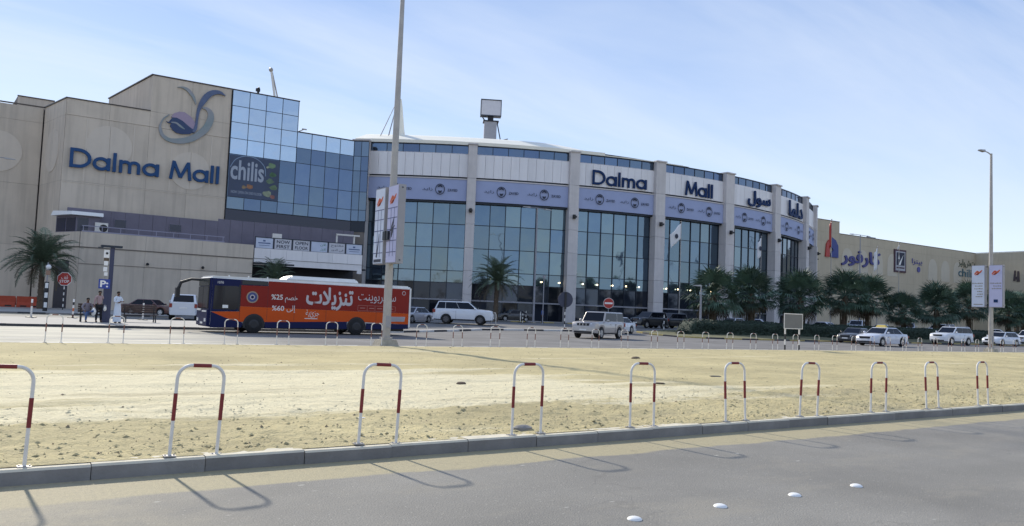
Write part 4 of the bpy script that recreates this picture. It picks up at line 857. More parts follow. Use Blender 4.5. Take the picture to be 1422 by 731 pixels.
double_lamp('slim short lamp post standing in front of leftmost fan palm', (58.5, 54.5, .12), 4.9, .5, True).rotation_euler.z = pi
double_lamp('twin-arm street lamp behind the right banner lamp post', (205, 85, .45), 19.5, 3.0)
t = thing('plain_pole', 'thin bare grey pole right of the twin-arm lamp by the entrance', 'pole', (49.8, 68.8, .45)); mb = MB(); mb.tube([(0, 0, 0), (0, 0, 5.0)], .05, 8); mb.build('pole_shaft', M_grey, t); mb = MB(); mb.box(-.12, .12, -.1, .1, 5, 5.25); mb.build('cap', M_grey, t)
# ---- flags
def flag(label, X, h, w_, d, m, print_=True, Y=68, z0=.45, trem=0, band=None):
    t = thing('flagpole', label, 'flag', (X, Y, z0)); mb = MB(); mb.tube([(0, 0, 0), (0, 0, h)], [.07, .035], 8); mb.sphere((0, 0, h+.05), .09, 8, 6); mb.build('pole', M_steel, t)
    def fn(a, b):
        x = -w_*a*(1-.12*b)+.0; z = h-.1-d*b-a*(w_*.75)*(1-b*.2)-.25*a*a
        return (x, .16*sin(a*7+b*2)*a, z)
    mb = MB(); mb.grid(fn, 10, 8)
    o = mb.build('flag_cloth', m, t, smooth=True, fix=False); md = o.modifiers.new('s', 'SOLIDIFY'); md.thickness = .01
    if print_: mb = MB(); mb.prism([(-w_*.5+.28*cos(k*pi/4), h-.1-d*.5-w_*.42+.3*sin(k*pi/4)) for k in range(8)], lambda u, v, w2: (u, -.14+w2, v), 0, .02); mb.build('flag_print', M_ink, t)
    return t
M_flag = mat('white_flag_cloth', (.74, .74, .76), .8)
flag('drooping white flag with dark print before the fourth glass bay', 69.3, 12.8, 1.7, 1.9, M_flag)
flag('narrow white flag hanging before the fifth glass bay', 84, 12.3, .6, 2.4, M_flag)
flag('red flag on a pole in front of the hypermarket emblem', 99.0, 16.0, .35, 3.6, M_signred, False)
flag('limp white flag beside the end of hypermarket lettering', 110.3, 13.0, .7, 3.0, M_flag, False)
t = flag('bare-topped flagpole in front of the framed sail poster', 116.0, 14.0, .2, .5, M_flag, False)

# ---- vehicles
def car(label, cat, loc, heading, P, L_, W_, H_, belt, hood, xa, xf, xb0, xt0, xt1, xb1, tail=None, wr=.34, ride=.22, kind='sedan', group=None, scale=1, extras=(), rimm=None, cabtop=None, two=False, tailm=None):
    """x forward. xa/xf rear/front axle; xb0,xt0,xt1,xb1 = rear glass foot, roof rear, roof front, windscreen foot; hood/tail heights of the deck ends"""
    t = thing('parked_car' if 'parked' in label else 'car', label, cat, loc, heading, group)
    if scale != 1: t.scale = (scale,)*3
    hl = L_/2; w2 = W_/2; tail = tail if tail is not None else belt; ra = wr*1.22
    def topz(x):
        if x > xb1: q = (x-xb1)/(hl-xb1); return belt+.02-(belt-hood)*q**1.6-.22*max(0, (q-.86)/.14)**2
        if x < xb0: q = (xb0-x)/(hl+xb0+1e-6); return belt+.02+(tail-belt)*q-.16*max(0, (q-.8)/.2)**2*(1 if kind == 'sedan' else .3)
        return belt+.02
    def botz(x):
        z = ride+.05*(abs(x)/hl)**6
        for c in (xa, xf):
            d = abs(x-c)
            if d < ra: z = max(z, wr*.85+math.sqrt(ra*ra-d*d))
        return z
    def hwf(x): return w2*(1-(.13 if kind == 'sedan' else .07)*(abs(x)/hl)**7)
    st = sorted(set([round(-hl+L_*k/26, 3) for k in range(27)]+[round(c+ra*cos(a), 3) for c in (xa, xf) for a in [pi*k/10 for k in range(11)]]+[hl-.04, -hl+.04]))
    vs = []; R_ = 7
    for x in st:
        zt = topz(x); zb = botz(x); w_ = hwf(x); e = 1-.10*(max(0, (abs(x)-hl+.12)/.12))
        sh = (belt-.12) if zt > belt-.1 else zt-.1
        zm = max(zb+.03, min(sh-.02, .5*(zb+sh)+.05)); w_ *= e
        half = [(0, zb), (w_*.86, zb), (w_*.975, zb+.05), (w_, zm), (w_*.985, sh), (w_*.90, zt-.012), (0, zt+.025)]
        if zb+.06 > zm: half[2] = (w_*.985, zb+.01)
        vs += [(x, -y, z) for y, z in half]+[(x, y, z) for y, z in reversed(half[1:-1])]
    n = 12; mb = MB(); fs = []
    for i in range(len(st)-1):
        for k in range(n): a = i*n+k; b = i*n+(k+1) % n; fs.append((a, b, b+n, a+n))
    fs += [tuple(range(n))[::-1], tuple((len(st)-1)*n+k for k in range(n))]
    mb.add(vs, fs); mb.build('body', P, t, smooth=True)
    mb = MB(); mb.box(-hl+.25, hl-.25, -w2*.72, w2*.72, ride-.02, belt-.25); mb.box(xa-.5, xa+.5, -w2*.8, w2*.8, wr, wr+.3); mb.box(xf-.5, xf+.5, -w2*.8, w2*.8, wr, wr+.3); mb.build('underbody', M_black, t)
    ct = cabtop or H_; wb = w2*.915; wt = w2*(.74 if kind == 'sedan' else .80); zb0 = min(topz(xb0), belt)-.02; zb1 = belt-.02
    cab = [(xb0, -wb, zb0), (xb1, -wb, zb1), (xb1, wb, zb1), (xb0, wb, zb0), (xt0, -wt, ct-.03), (xt1, -wt, ct-.03), (xt1, wt, ct-.03), (xt0, wt, ct-.03)]
    bm = bmesh.new(); V = [bm.verts.new(p) for p in cab]
    for f in [(0, 3, 2, 1), (4, 5, 6, 7), (0, 1, 5, 4), (1, 2, 6, 5), (2, 3, 7, 6), (3, 0, 4, 7)]: bm.faces.new([V[i] for i in f])
    bmesh.ops.bevel(bm, geom=[e for e in bm.edges if (e.verts[0].co.z > belt+.1 or e.verts[1].co.z > belt+.1)], offset=.11, segments=4, profile=.55, affect='EDGES')
    bmesh.ops.recalc_face_normals(bm, faces=bm.faces); me = bpy.data.meshes.new('cabin'); bm.to_mesh(me); bm.free(); me.materials.append(P)
    for p in me.polygons: p.use_smooth = True
    me.set_sharp_from_angle(angle=radians(35)); link('cabin', me, t)
    C = [Vector(p) for p in cab]
    def face(q, s, v, off=.008):
        a, b, c, d = [C[i] for i in q]; nrm = (b-a).cross(d-a).normalized(); p = (a*(1-s)+b*s)*(1-v)+(d*(1-s)+c*s)*v
        return p+nrm*off
    def pane(name, q, s0, s1, v0, v1, m=M_cglass, slant=(0, 0)):
        mb = MB(); pts = [face(q, s0, v0, 0), face(q, s1, v0, 0), face(q, s1+slant[1], v1, 0), face(q, s0+slant[0], v1, 0)]; pt2 = [face(q, s0, v0), face(q, s1, v0), face(q, s1+slant[1], v1), face(q, s0+slant[0], v1)]
        mb.hexa(pts+pt2); return mb.build(name, m, t)
    pane('windscreen', (1, 2, 6, 5), .06, .94, .08, .90); pane('rear_window', (3, 0, 4, 7), .10, .90, .14 if kind == 'suv' else .1, .88)
    for q, fl in (((0, 1, 5, 4), False), ((2, 3, 7, 6), True)):
        cuts = [(.04, .245), (.255, .575), (.585, .965)] if (kind == 'suv' and not two) else [(.04, .36), (.385, .965)] if two else [(.10, .51), (.525, .955)]
        for a, b in cuts:
            if fl: a, b = 1-b, 1-a
            pane('side_window', q, a, b, .07, .88)
    for sgn in (-1, 1):
        for i, xx in enumerate((xa, xf)):
            wdir = sgn; y1 = sgn*(w2-.01); y0 = sgn*(w2-.22)
            mb = MB(); mb.tube([(xx, y0, wr), (xx, y0+sgn*.02, wr), (xx, y1-sgn*.02, wr), (xx, y1, wr)], [wr*.93, wr, wr, wr*.93], 20)
            whl = mb.build('wheel', M_tyre, t, smooth=True); mb = MB(); mb.tube([(xx, y1-sgn*.01, wr), (xx, y1+sgn*.006, wr)], [wr*.64, wr*.60], 16)
            mb.build('rim', rimm or M_rim, whl); mb = MB()
            for k in range(5):
                a = k*2*pi/5+.3; a2 = a+.42; mb.add([(xx+wr*.2*cos(a), y1+sgn*.009, wr+wr*.2*sin(a)), (xx+wr*.52*cos(a), y1+sgn*.009, wr+wr*.52*sin(a)), (xx+wr*.52*cos(a2), y1+sgn*.009, wr+wr*.52*sin(a2))], [(0, 1, 2)])
            mb.build('rim_opening', M_black, whl)
        # lamps
        zf = topz(hl-.25)-.17; yf = hwf(hl-.15)
        mb = MB(); mb.hexa([(hl-.42, sgn*yf*.995, zf-.02), (hl-.03, sgn*yf*.60, zf-.05), (hl-.3, sgn*yf*.55, zf-.05), (hl-.5, sgn*yf*.9, zf-.02), (hl-.48, sgn*yf*1.0, zf+.12), (hl-.06, sgn*yf*.60, zf+.10), (hl-.32, sgn*yf*.55, zf+.10), (hl-.5, sgn*yf*.9, zf+.12)]); mb.build('headlight', M_lamp, t)
        zr = belt-.22; yr = hwf(-hl+.1)
        if kind == 'suv': mb = MB(); mb.box(-hl-.012, -hl+.22, min(sgn*yr*.80, sgn*yr*1.012), max(sgn*yr*.80, sgn*yr*1.012), zr-.12, zr+.16)
        else: mb = MB(); mb.box(-hl-.012, -hl+.25, min(sgn*yr*.62, sgn*yr*1.0), max(sgn*yr*.62, sgn*yr*1.0), zr-.05, zr+.10)
        mb.build('tail_light', M_tail, t)
        mb = MB(); mb.sphere((xb1-.25, sgn*(w2+.08), belt+.08), .13, 8, 6, (.6, .9, .7)); mb.build('mirror', P, t, smooth=True)
        mb = MB()
        for xx in ((xb1+xb0)/2, ):
            mb.box(xx-.006, xx+.006, min(sgn*(w2*.94), sgn*(w2+.003)), max(sgn*w2*.94, sgn*(w2+.003)), ride+.12, belt-.14)
        mb.box(xa+ra+.02, xf-ra-.02, min(sgn*w2*.9, sgn*(w2+.004)), max(sgn*w2*.9, sgn*(w2+.004)), ride+.02, ride+.10); mb.build('sill_trim', M_black if kind == 'suv' else P, t)
        for xx in ((xb1+xb0)/2-.15, (xb1+xb0)/2+.75):
            mb = MB(); mb.box(xx-.1, xx+.08, min(sgn*w2*.97, sgn*(w2+.02)), max(sgn*w2*.97, sgn*(w2+.02)), belt-.2, belt-.165); mb.build('door_handle', P, t)
    mb = MB(); mb.box(hl-.12, hl+.004, -w2*.46, w2*.46, zf-.08, zf+.09); mb.build('grille', M_black, t)
    if kind == 'suv':
        mb = MB()
        for k in (-1, 0, 1): mb.box(hl-.05, hl+.02, k*w2*.25-.03, k*w2*.25+.03, zf-.07, zf+.08)
        mb.build('grille_bar', M_chrome, t)
    mb = MB(); mb.box(hl-.14, hl+.006, -w2*.7, w2*.7, ride+.06, ride+.18); mb.build('air_intake', M_black, t)
    mb = MB(); mb.box(hl-.02, hl+.012, -.26, .26, ride+.22, ride+.33); mb.build('number_plate', M_white, t); mb = MB(); mb.box(-hl-.015, -hl+.02, -.26, .26, belt-.42, belt-.30); mb.build('number_plate', M_white, t)
    mb = MB(); mb.box(-hl-.02, -hl+.1, -w2*.88, w2*.88, ride+.02, ride+.2); mb.build('rear_bumper', M_black if kind == 'suv' and tailm else P, t)
    if 'rails' in extras:
        for s in (-1, 1): mb = MB(); mb.tube([(xt0+.2, s*wt*.85, ct), (xt0+.3, s*wt*.85, ct+.07), (xt1-.4, s*wt*.85, ct+.07), (xt1-.3, s*wt*.85, ct)], .022, 6); mb.build('roof_rail', M_grey, t)
    if 'taxi' in extras: mb = MB(); mb.hexa([(-.1, -.42, ct-.02), (.22, -.42, ct-.02), (.22, .42, ct-.02), (-.1, .42, ct-.02), (0, -.3, ct+.17), (.14, -.3, ct+.17), (.14, .3, ct+.17), (0, .3, ct+.17)]); mb.build('roof_sign', M_yellow, t)
    if 'spoiler' in extras: mb = MB(); mb.box(xb0-.15, xb0+.1, -wt*.95, wt*.95, ct-.08, ct-.01); mb.build('spoiler', P, t)
    return t
SED = dict(L_=4.75, W_=1.82, H_=1.47, belt=.95, hood=.72, xa=-1.35, xf=1.4, xb0=-1.75, xt0=-.95, xt1=.35, xb1=1.05, tail=.96, wr=.33, ride=.2)
SUV = dict(L_=4.9, W_=1.95, H_=1.88, belt=1.22, hood=1.06, xa=-1.42, xf=1.5, xb0=-2.36, xt0=-2.0, xt1=.40, xb1=1.15, tail=1.18, wr=.39, ride=.33, kind='suv')
def loc3(x, y): return (x, y, gz(x, y)+.004)
D = radians
car('big white full-size SUV with dark glass, driving right behind the bus tail', 'suv', loc3(36.3, 62.3), D(-38), P_white, **{**SUV, 'L_': 5.15, 'W_': 2.0, 'H_': 1.95, 'xt0': -2.15, 'xb0': -2.45, 'belt': 1.27, 'hood': 1.15, 'xt1': .45, 'xb1': 1.3}, scale=1.05, rimm=M_rimd)
car('boxy beige silver SUV heading left on the service road, snub grille', 'suv', (37.35, 44.6, .004), D(204), P_patrol, **{**SUV, 'L_': 4.9, 'hood': 1.08, 'belt': 1.18, 'H_': 1.9, 'xt1': .55, 'xb1': 1.0, 'xt0': -2.28}, scale=1.03, two=True)
car('white sedan mostly hidden behind the boxy beige silver SUV', 'car', loc3(47.2, 54.0), D(200), P_white, **SED, scale=1.0)
car('silver coupe half hidden between bus tail and big white SUV', 'car', loc3(32.6, 65.2), D(210), P_silver, **{**SED, 'belt': .93}, scale=1.0)
car('white hatchback SUV seen from behind beside the bus mirror', 'suv', (13.75, 69.0, .004), D(76), P_white, **{**SUV, 'L_': 4.7}, scale=1.1)
car('maroon brown sedan parked along the podium wall', 'car', (13.0, 80.2, .004), D(-40), P_brown, **{**SED, 'L_': 4.9}, scale=1.05)
car('black SUV parked left of the black pickup by the entrance', 'suv', loc3(62.5, 65.9), D(188), P_black, **{**SUV, 'W_': 1.9}, scale=1.0)
car('black SUV parked behind the flagpole left of the hedge', 'suv', loc3(67.8, 68.0), D(184), P_black, **SUV, scale=.98)
car('silver white taxi sedan with yellow roof sign, heading left', 'taxi', (64.4, 39.2, .004), D(181), P_pearl, **{**SED, 'L_': 4.8}, scale=1.10, extras=('taxi',))
car('dark grey sedan just behind the taxi, pointing left', 'car', (68.9, 44.6, .004), D(190), P_dgrey, **SED, scale=1.0)
car('white SUV with roof rails driving left, right of the taxi', 'suv', (85.8, 44.4, .004), D(177), P_white, **SUV, scale=1.04, extras=('rails',))
car('white hatchback behind the right banner lamp post', 'car', (97.0, 44.6, .004), D(177), P_white, **{**SED, 'xb0': -2.2, 'xt0': -1.6, 'H_': 1.52}, scale=1.07)
car('white SUV cut off by the right edge of the photo', 'suv', (104.8, 44.9, .004), D(177), P_white, **SUV, scale=1.03)
for i, (X, Y, P_, k, lb) in enumerate([(76.5, 66.0, P_white, 'sed', 'white sedan parked behind the hedge under the leftmost fan palm'), (84.0, 69, P_pearl, 'sed', 'pearl sedan parked behind the hedge left of second fan palm'), (90.5, 67.5, P_dgrey, 'sed', 'dark rounded sedan roof behind hedge before the fifth bay'),
   (100, 70, P_white, 'sed', 'white car roof behind the hedge right of the signboard'), (108.5, 70, P_pearl, 'suv', 'pale SUV roof behind the hedge above the dark grey sedan'), (116, 71, P_white, 'sed', 'white car behind the hedge above the taxi bonnet'), (124, 71, P_silver, 'suv', 'silver SUV roof behind the hedge right above the taxi'),
   (135, 72, P_white, 'suv', 'white SUV behind the hedge left of the roof-rail SUV'), (147, 74, P_silver, 'sed', 'silver car behind the roof-rail SUV under the palms'), (158, 74, P_white, 'sed', 'white car parked behind the right banner lamp post'), (168, 74, P_black, 'sed', 'black car parked behind the white hatchback at right'), (179, 75, P_white, 'suv', 'white SUV parked far right beneath the banners')]):
    car(lb+' parked' if 'parked' not in lb else lb, 'car', loc3(X, Y), D(80+(i*37) % 50 if i % 2 else 190+(i*13) % 20), P_, **(SED if k == 'sed' else SUV), scale=1.08, group='cars parked beyond the hedge')
for i, (X, Y, P_, lb) in enumerate([(51.0, 87.5, paint('deep_blue_paint', (.02, .04, .14)), 'deep blue car parked at the entrance left of the twin-arm lamp'), (57.0, 85.2, P_dgrey, 'dark grey car parked at the entrance behind the twin-arm lamp'), (44.5, 90.5, P_black, 'black car parked at the entrance behind the big white SUV')]):
    car(lb, 'car', loc3(X, Y), D(160+i*8), P_, **SED, scale=1.05, group='dark cars parked at the glass entrance')
# ---- the bus (side facing the camera at y=0, x from the nose)
bus = thing('city_bus', 'red and orange city bus with dark blue nose and Arabic sale lettering', 'bus', (9.65, 42.4, .0))
M_bblue = mat('bus_navy_paint', (.005, .010, .062), .45, spec=.2); M_bred = mat('bus_dark_red_wrap', (.25, .020, .013), .5, spec=.2, var=.05, vscale=.6); M_bor = mat('bus_orange_wrap', (.60, .085, .010), .5, spec=.2, var=.05, vscale=.6)
M_bglass = mat('bus_tinted_glass', (.007, .010, .018), .07, spec=.35); M_bwh = mat('bus_white_paint', (.74, .73, .70), .35, var=.1, vscale=1.5)
LB = 11.4
bm = bmesh.new(); ft = lambda x: 0
V = [bm.verts.new(p) for p in [(-.05, 0.08, .28), (LB, 0, .42), (LB, 2.5, .42), (-.05, 2.42, .28), (-.02, .05, 2.86), (LB-.02, 0.03, 2.88), (LB-.02, 2.47, 2.88), (-.02, 2.45, 2.86)]]
for f in [(0, 3, 2, 1), (4, 5, 6, 7), (0, 1, 5, 4), (1, 2, 6, 5), (2, 3, 7, 6), (3, 0, 4, 7)]: bm.faces.new([V[i] for i in f])
# lower band dark
# nose bulges forward in the middle
bmesh.ops.bevel(bm, geom=bm.edges[:], offset=.11, segments=3, profile=.6, affect='EDGES'); bmesh.ops.recalc_face_normals(bm, faces=bm.faces)
me = bpy.data.meshes.new('body'); bm.to_mesh(me); bm.free(); me.materials.append(M_bwh); me.materials.append(M_bblue)
for p in me.polygons: p.material_index = 1 if (p.center.x < .3 and p.center.z < 2.8) or p.center.z < .45 else 0
for p in me.polygons: p.use_smooth = True
me.set_sharp_from_angle(angle=radians(30)); link('body', me, bus)
FBs = Frame((0, 0, 0), (1, 0, 0), (0, -1, 0))
def bpoly(name, pts, m, w=.012, th=.02, par=None): mb = MB(); mb.prism(pts, FBs, w-th, w); return mb.build(name, m, par or bus)
def arc(cx, cz, r, a0, a1, n=12): return [(cx+r*cos(a0+(a1-a0)*k/n), cz+r*sin(a0+(a1-a0)*k/n)) for k in range(n+1)]
wx = (2.27, 8.03); wrb = .46; ara = .57
bottom = [(1.25, .40)]+[(wx[0]-ara, .45)]+arc(wx[0], .46, ara, pi, 0)+[(wx[1]-ara, .48)]+arc(wx[1], .46, ara, pi, 0)+[(LB-.1, .52)]
bpoly('wrap_upper', [(1.52, 1.40), (LB-.14, 1.32), (LB-.14, 2.74), (2.93, 2.78), (2.93, 2.52), (1.52, 2.5)], M_bred)
sweep = [(.0, 1.08), (.5, .90), (1.05, .69), (1.60, .56)]
a1 = [(x, z) for x, z in arc(wx[0], .46, ara, pi, 0) if z > .58]; a2 = [(x, z) for x, z in arc(wx[1], .46, ara, pi, 0) if z > .66]
bpoly('wrap_lower', [(1.52, 1.395), (1.5, 1.12), (.08, 1.07), (.5, .90), (1.05, .69), (1.62, .58)]+a1+a2+[(LB-.14, .68), (LB-.14, 1.315)], M_bor)
bpoly('skirt', [(.06, .26), (1.62, .30)]+[(x, z) for x, z in arc(wx[0], .46, ara, pi, 0) if z < .58 and x < wx[0]]+[(1.64, .575), (1.05, .695), (.5, .905), (.06, 1.075)], M_bblue, w=.009)
bpoly('skirt', [(wx[0]+ara+.01, .30), (wx[1]-ara-.01, .34), (wx[1]-ara-.01, .74), (wx[0]+ara+.01, .66)], M_bblue, w=.009); bpoly('skirt', [(wx[1]+ara+.01, .34), (LB-.12, .42), (LB-.12, .685), (wx[1]+ara+.01, .685)], M_bblue)
bpoly('wrap_front', [(.06, 1.085), (1.48, 1.13), (1.5, 2.5), (2.9, 2.53), (2.9, 2.76), (.08, 2.8)], M_bblue)
bpoly('driver_window', [(.14, 1.2), (1.28, 1.2), (1.40, 1.3), (1.40, 2.38), (1.32, 2.44), (.18, 2.42)], M_bglass, w=.022)
fpart('window_bar', M_black, bus, FBs, .64, .68, 1.2, 2.42, .02, .026); fpart('window_bar', M_black, bus, FBs, 1.4, 1.5, 1.15, 2.5, .0, .02)
bpoly('side_window', [(1.55, 2.54), (2.88, 2.56), (2.88, 2.74), (1.55, 2.76)], M_bglass, w=.022)
fp = bpoly('notice', [(.62, 1.28), (.9, 1.28), (.9, 1.44), (.62, 1.44)], M_white, w=.03, th=.01)
text_mesh('1076', FBs, .32, .62, 2.53, 2.66, .015, M_bwh, 'fleet_number', bus)
Wt = mat('bus_white_print', (.72, .70, .66), .5); Wg = mat('bus_pale_lettering', (.55, .50, .50), .5)
text_mesh('%25 خصم'[::1], FBs, 3.1, 4.52, 1.78, 2.12, .016, Wt, 'side_lettering', bus) if 0 else None
text_mesh('خصم', FBs, 3.86, 4.55, 1.68, 2.04, .016, Wt, 'side_lettering', bus, arabic=True); text_mesh('%25', FBs, 3.12, 3.74, 1.82, 2.10, .016, Wt, 'side_lettering', bus, bold=.015)
text_mesh('إلى', FBs, 3.98, 4.45, 1.14, 1.54, .016, Wt, 'side_lettering', bus, arabic=True); text_mesh('%60', FBs, 3.18, 3.84, 1.23, 1.50, .016, Wt, 'side_lettering', bus, bold=.015)
text_mesh('تنزيلات', FBs, 5.02, 7.75, 1.34, 2.62, .018, Wg, 'sale_title', bus, arabic=True, fat=.03)
mb = MB(); fbox(mb, FBs, 5.0, 5.72, .84, .88, .012, .016); mb.build('underline', Wt, bus); text_mesh('جزئية', FBs, 5.05, 5.8, .92, 1.34, .016, Wt, 'side_lettering', bus, arabic=True)
text_mesh('سنتربوينت', FBs, 8.05, 10.4, 1.82, 2.34, .016, Wg, 'side_lettering', bus, arabic=True)
mb = MB()
for a, b, c, d in [(8.05, 10.4, 1.38, 1.40), (8.05, 10.4, 1.68, 1.70), (8.05, 8.07, 1.38, 1.7), (8.62, 8.64, 1.38, 1.7), (9.1, 9.12, 1.38, 1.7), (9.75, 9.77, 1.38, 1.7), (10.38, 10.4, 1.38, 1.7)]: fbox(mb, FBs, a, b, c, d, .012, .016)
for u in (8.2, 8.76, 9.25, 9.95): fbox(mb, FBs, u, u+.3, 1.52, 1.57, .012, .016)
mb.build('logo_boxes', mat('faint_print', (.42, .16, .13), .5), bus)
for r, m, w_ in ((.31, mat('emblem_gold', (.36, .28, .19), .5), .016), (.25, mat('emblem_ring_blue', (.05, .07, .2), .5), .019), (.13, Wg, .022), (.08, M_bblue, .025)): bpoly('round_emblem', arc(2.12, 1.9, r, 0, 2*pi*23/24, 23), m, w=w_)
bpoly('round_emblem', arc(10.9, 2.5, .12, 0, 2*pi*15/16, 15), Wg, w=.016); bpoly('round_emblem', arc(10.9, 2.5, .09, 0, 2*pi*15/16, 15), M_bred, w=.019)
g = bpoly('engine_grille', [(10.0, .82), (11.0, .84), (11.05, 1.12), (10.0, 1.1)], mat('bus_grille_grey', (.42, .40, .42), .5), w=.02)
mb = MB()
for k in range(6): fbox(mb, FBs, 10.05, 10.98, .86+k*.04, .872+k*.04, .02, .026)
mb.build('louvre', M_grey, g)
bpoly('rear_pillar', [(LB-.13, .5), (LB-.02, .55), (LB-.02, 2.8), (LB-.13, 2.78)], M_bwh, w=.016)
for x in (1.5, 2.93, 4.4, 6.2, 9.2): fpart('panel_seam', mat('seam_dark', (.09, .02, .02), .7), bus, FBs, x-.008, x+.008, .72 if abs(x-8) > .6 else 1.1, 2.74, .011, .0135)
# front: screen, destination box, mask, lamps
FF = Frame((-.06, 2.44, 0), (0, -1, 0), (-1, 0, 0))
fpart('front_mask', M_bblue, bus, FF, .04, 2.34, .34, 1.16, -.02, .05); fpart('windscreen', M_bglass, bus, FF, .08, 2.3, 1.22, 2.36, -.02, .03); fpart('destination_box', mat('smoked_panel', (.03, .035, .035), .2), bus, FF, .1, 2.28, 2.40, 2.78, -.02, .03)
mb = MB(); fbox(mb, FF, .15, 1.0, 1.1, 1.2, .04, .08); fbox(mb, FF, 1.35, 2.25, 1.04, 1.12, .04, .08); mb.build('wiper_shelf', M_bwh, bus)
for u in (.2, 1.85): o = fpart('headlight', M_lamp, bus, FF, u, u+.35, .55, .72, .05, .07)
fpart('number_plate', M_white, bus, FF, 1.0, 1.5, .42, .52, .05, .065); fpart('windscreen_divider', M_black, bus, FF, 1.17, 1.2, 1.22, 2.36, .03, .035)
mb = MB(); mb.tube([(.05, 2.35, 2.72), (-.45, 2.5, 2.74), (-.95, 2.6, 2.55), (-1.1, 2.62, 2.1), (-1.08, 2.62, 1.85)], [.07, .07, .085, .10, .06], 10); mb.build('mirror_arm', M_black, bus, smooth=True)
mb = MB(); mb.box(-1.2, -1.0, 2.45, 2.8, 1.75, 2.25); mb.build('mirror', M_black, bus)
mb = MB(); mb.box(.1, LB-.2, .1, 2.4, 2.86, 2.93); mb.build('roof', M_bwh, bus)
bm = bmesh.new(); V = [bm.verts.new(p) for p in [(3.95, .45, 2.9), (8.3, .45, 2.9), (8.3, 2.0, 2.9), (3.95, 2.0, 2.9), (4.35, .6, 3.17), (8.15, .6, 3.17), (8.15, 1.85, 3.17), (4.35, 1.85, 3.17)]]
for f in [(0, 3, 2, 1), (4, 5, 6, 7), (0, 1, 5, 4), (1, 2, 6, 5), (2, 3, 7, 6), (3, 0, 4, 7)]: bm.faces.new([V[i] for i in f])
bmesh.ops.bevel(bm, geom=bm.edges[:], offset=.07, segments=2, affect='EDGES'); bmesh.ops.recalc_face_normals(bm, faces=bm.faces); me = bpy.data.meshes.new('roof_unit'); bm.to_mesh(me); bm.free(); me.materials.append(M_bwh); link('roof_unit', me, bus)
for x in (.9, 1.9, 2.9): mb = MB(); mb.box(x, x+.06, .2, .26, 2.93, 3.0); mb.build('roof_marker', M_bwh, bus)
mb = MB(); mb.box(.3, LB-.3, .25, 2.3, .25, .5)
for x in wx: mb.box(x-ara, x+ara, .12, 2.38, .46, .9)
mb.build('underbody', M_black, bus)
for x in wx:
    for y, s in ((-.035, -1), (2.53, 1)):
        mb = MB(); mb.tube([(x, y+(-s)*.28, wrb), (x, y+(-s)*.26, wrb), (x, y-(s)*.02, wrb), (x, y, wrb)], [wrb*.94, wrb, wrb, wrb*.94], 24); o = mb.build('wheel', M_tyre, bus, smooth=True)
        mb = MB(); mb.tube([(x, y+s*.002, wrb), (x, y+s*.03, wrb)], [wrb*.58, wrb*.4], 16); mb.build('rim', M_rimdd, o)
    bpoly('wheel_arch', arc(x, .46, ara, -.35, pi+.35, 20), M_black, w=.007)

# ---- signs, posts, bollards
def striped(mb_list, parent, x, y, h, r, n, m1=M_whitedirty, m2=M_black):
    for k in range(n):
        mb = MB(); mb.tube([(x, y, k*h/n), (x, y, (k+1)*h/n)], r, 8); mb.build('post_band', m2 if k % 2 == 0 else m1, parent)
def facing(ax, ay): return atan2(ay, ax)
t = thing('stop_sign', 'red octagonal stop sign on a black and white striped post', 'stop sign', (6.62, 91, .1), D(-22)); striped(None, t, 0, 0, 2.35, .055, 8)
fs_ = Frame((0, -.06, 0), (1, 0, 0), (0, -1, 0))
for r, m, w_ in ((.72, M_white, 0), (.66, M_signred, .012)): mb = MB(); mb.prism([(r*cos(pi/8+k*pi/4), 3.1+r*sin(pi/8+k*pi/4)) for k in range(8)], fs_, w_, w_+.012); mb.build('plate', m, t)
text_mesh('STOP', fs_, -.44, .44, 2.72, 3.0, .026, M_white, 'lettering', t, bold=.02); text_mesh('قف', fs_, -.3, .3, 3.08, 3.45, .026, M_white, 'lettering', t, arabic=True)
t = thing('traffic_post', 'thick black and white chequered signal post by the left palm', 'signal post', (4.5, 80.5, .1)); mb = MB(); mb.tube([(0, 0, 0), (0, 0, 2.6)], .19, 12); mb.build('post', M_black, t)
for k in range(3): mb = MB(); mb.box(-.12, .12, -.21, -.1, .35+.85*k, .8+.85*k); mb.build('white_patch', M_white, t)
mb = MB(); mb.tube([(0, 0, 2.6), (0, 0, 4.3)], .05, 8); mb.build('pole', M_grey, t); mb = MB(); mb.sphere((.05, 0, 3.9), .22, 10, 8); mb.build('beacon', M_white, t, smooth=True); mb = MB(); mb.box(-.12, .22, -.15, .15, 3.2, 3.6); mb.build('beacon_box', mat('tan_box', (.3, .18, .12), .6), t)
t = thing('round_sign', 'back of a round sign on black and white striped post beside the boxy SUV', 'traffic sign', (43.1, 56.2, .2), D(-20)); striped(None, t, 0, 0, 3.3, .05, 12); mb = MB(); mb.tube([(0, 0, 2.75), (0, -.03, 2.75)], .70, 28); mb.build('plate', M_signgrey, t); mb = MB(); mb.box(-.09, .09, -.09, -.04, 1.9, 3.4); mb.build('bracket', M_black, t)
t = thing('no_entry_sign', 'round red no entry sign with white bar behind the boxy SUV', 'traffic sign', (55, 64.2, .44), D(-35)); mb = MB(); mb.tube([(0, 0, 0), (0, 0, 2.1)], .04, 8); mb.build('post', M_grey, t)
mb = MB(); mb.tube([(0, -.04, 2.55), (0, -.06, 2.55)], .56, 28); mb.build('plate', M_white, t); mb = MB(); mb.tube([(0, -.06, 2.55), (0, -.07, 2.55)], .52, 28); mb.build('plate', M_signred, t); mb = MB(); mb.box(-.42, .42, -.08, -.07, 2.46, 2.64); mb.build('bar', M_white, t)
t = thing('signboard', 'grey back of a square signboard on two striped posts at the far kerb', 'signboard', (38.35, 28.8, .12))
for x in (-.58, .68):
    q = bpy.data.objects.new('post', None); col.objects.link(q); q.parent = t; striped(None, q, x, 0, 2.1, .045, 7)
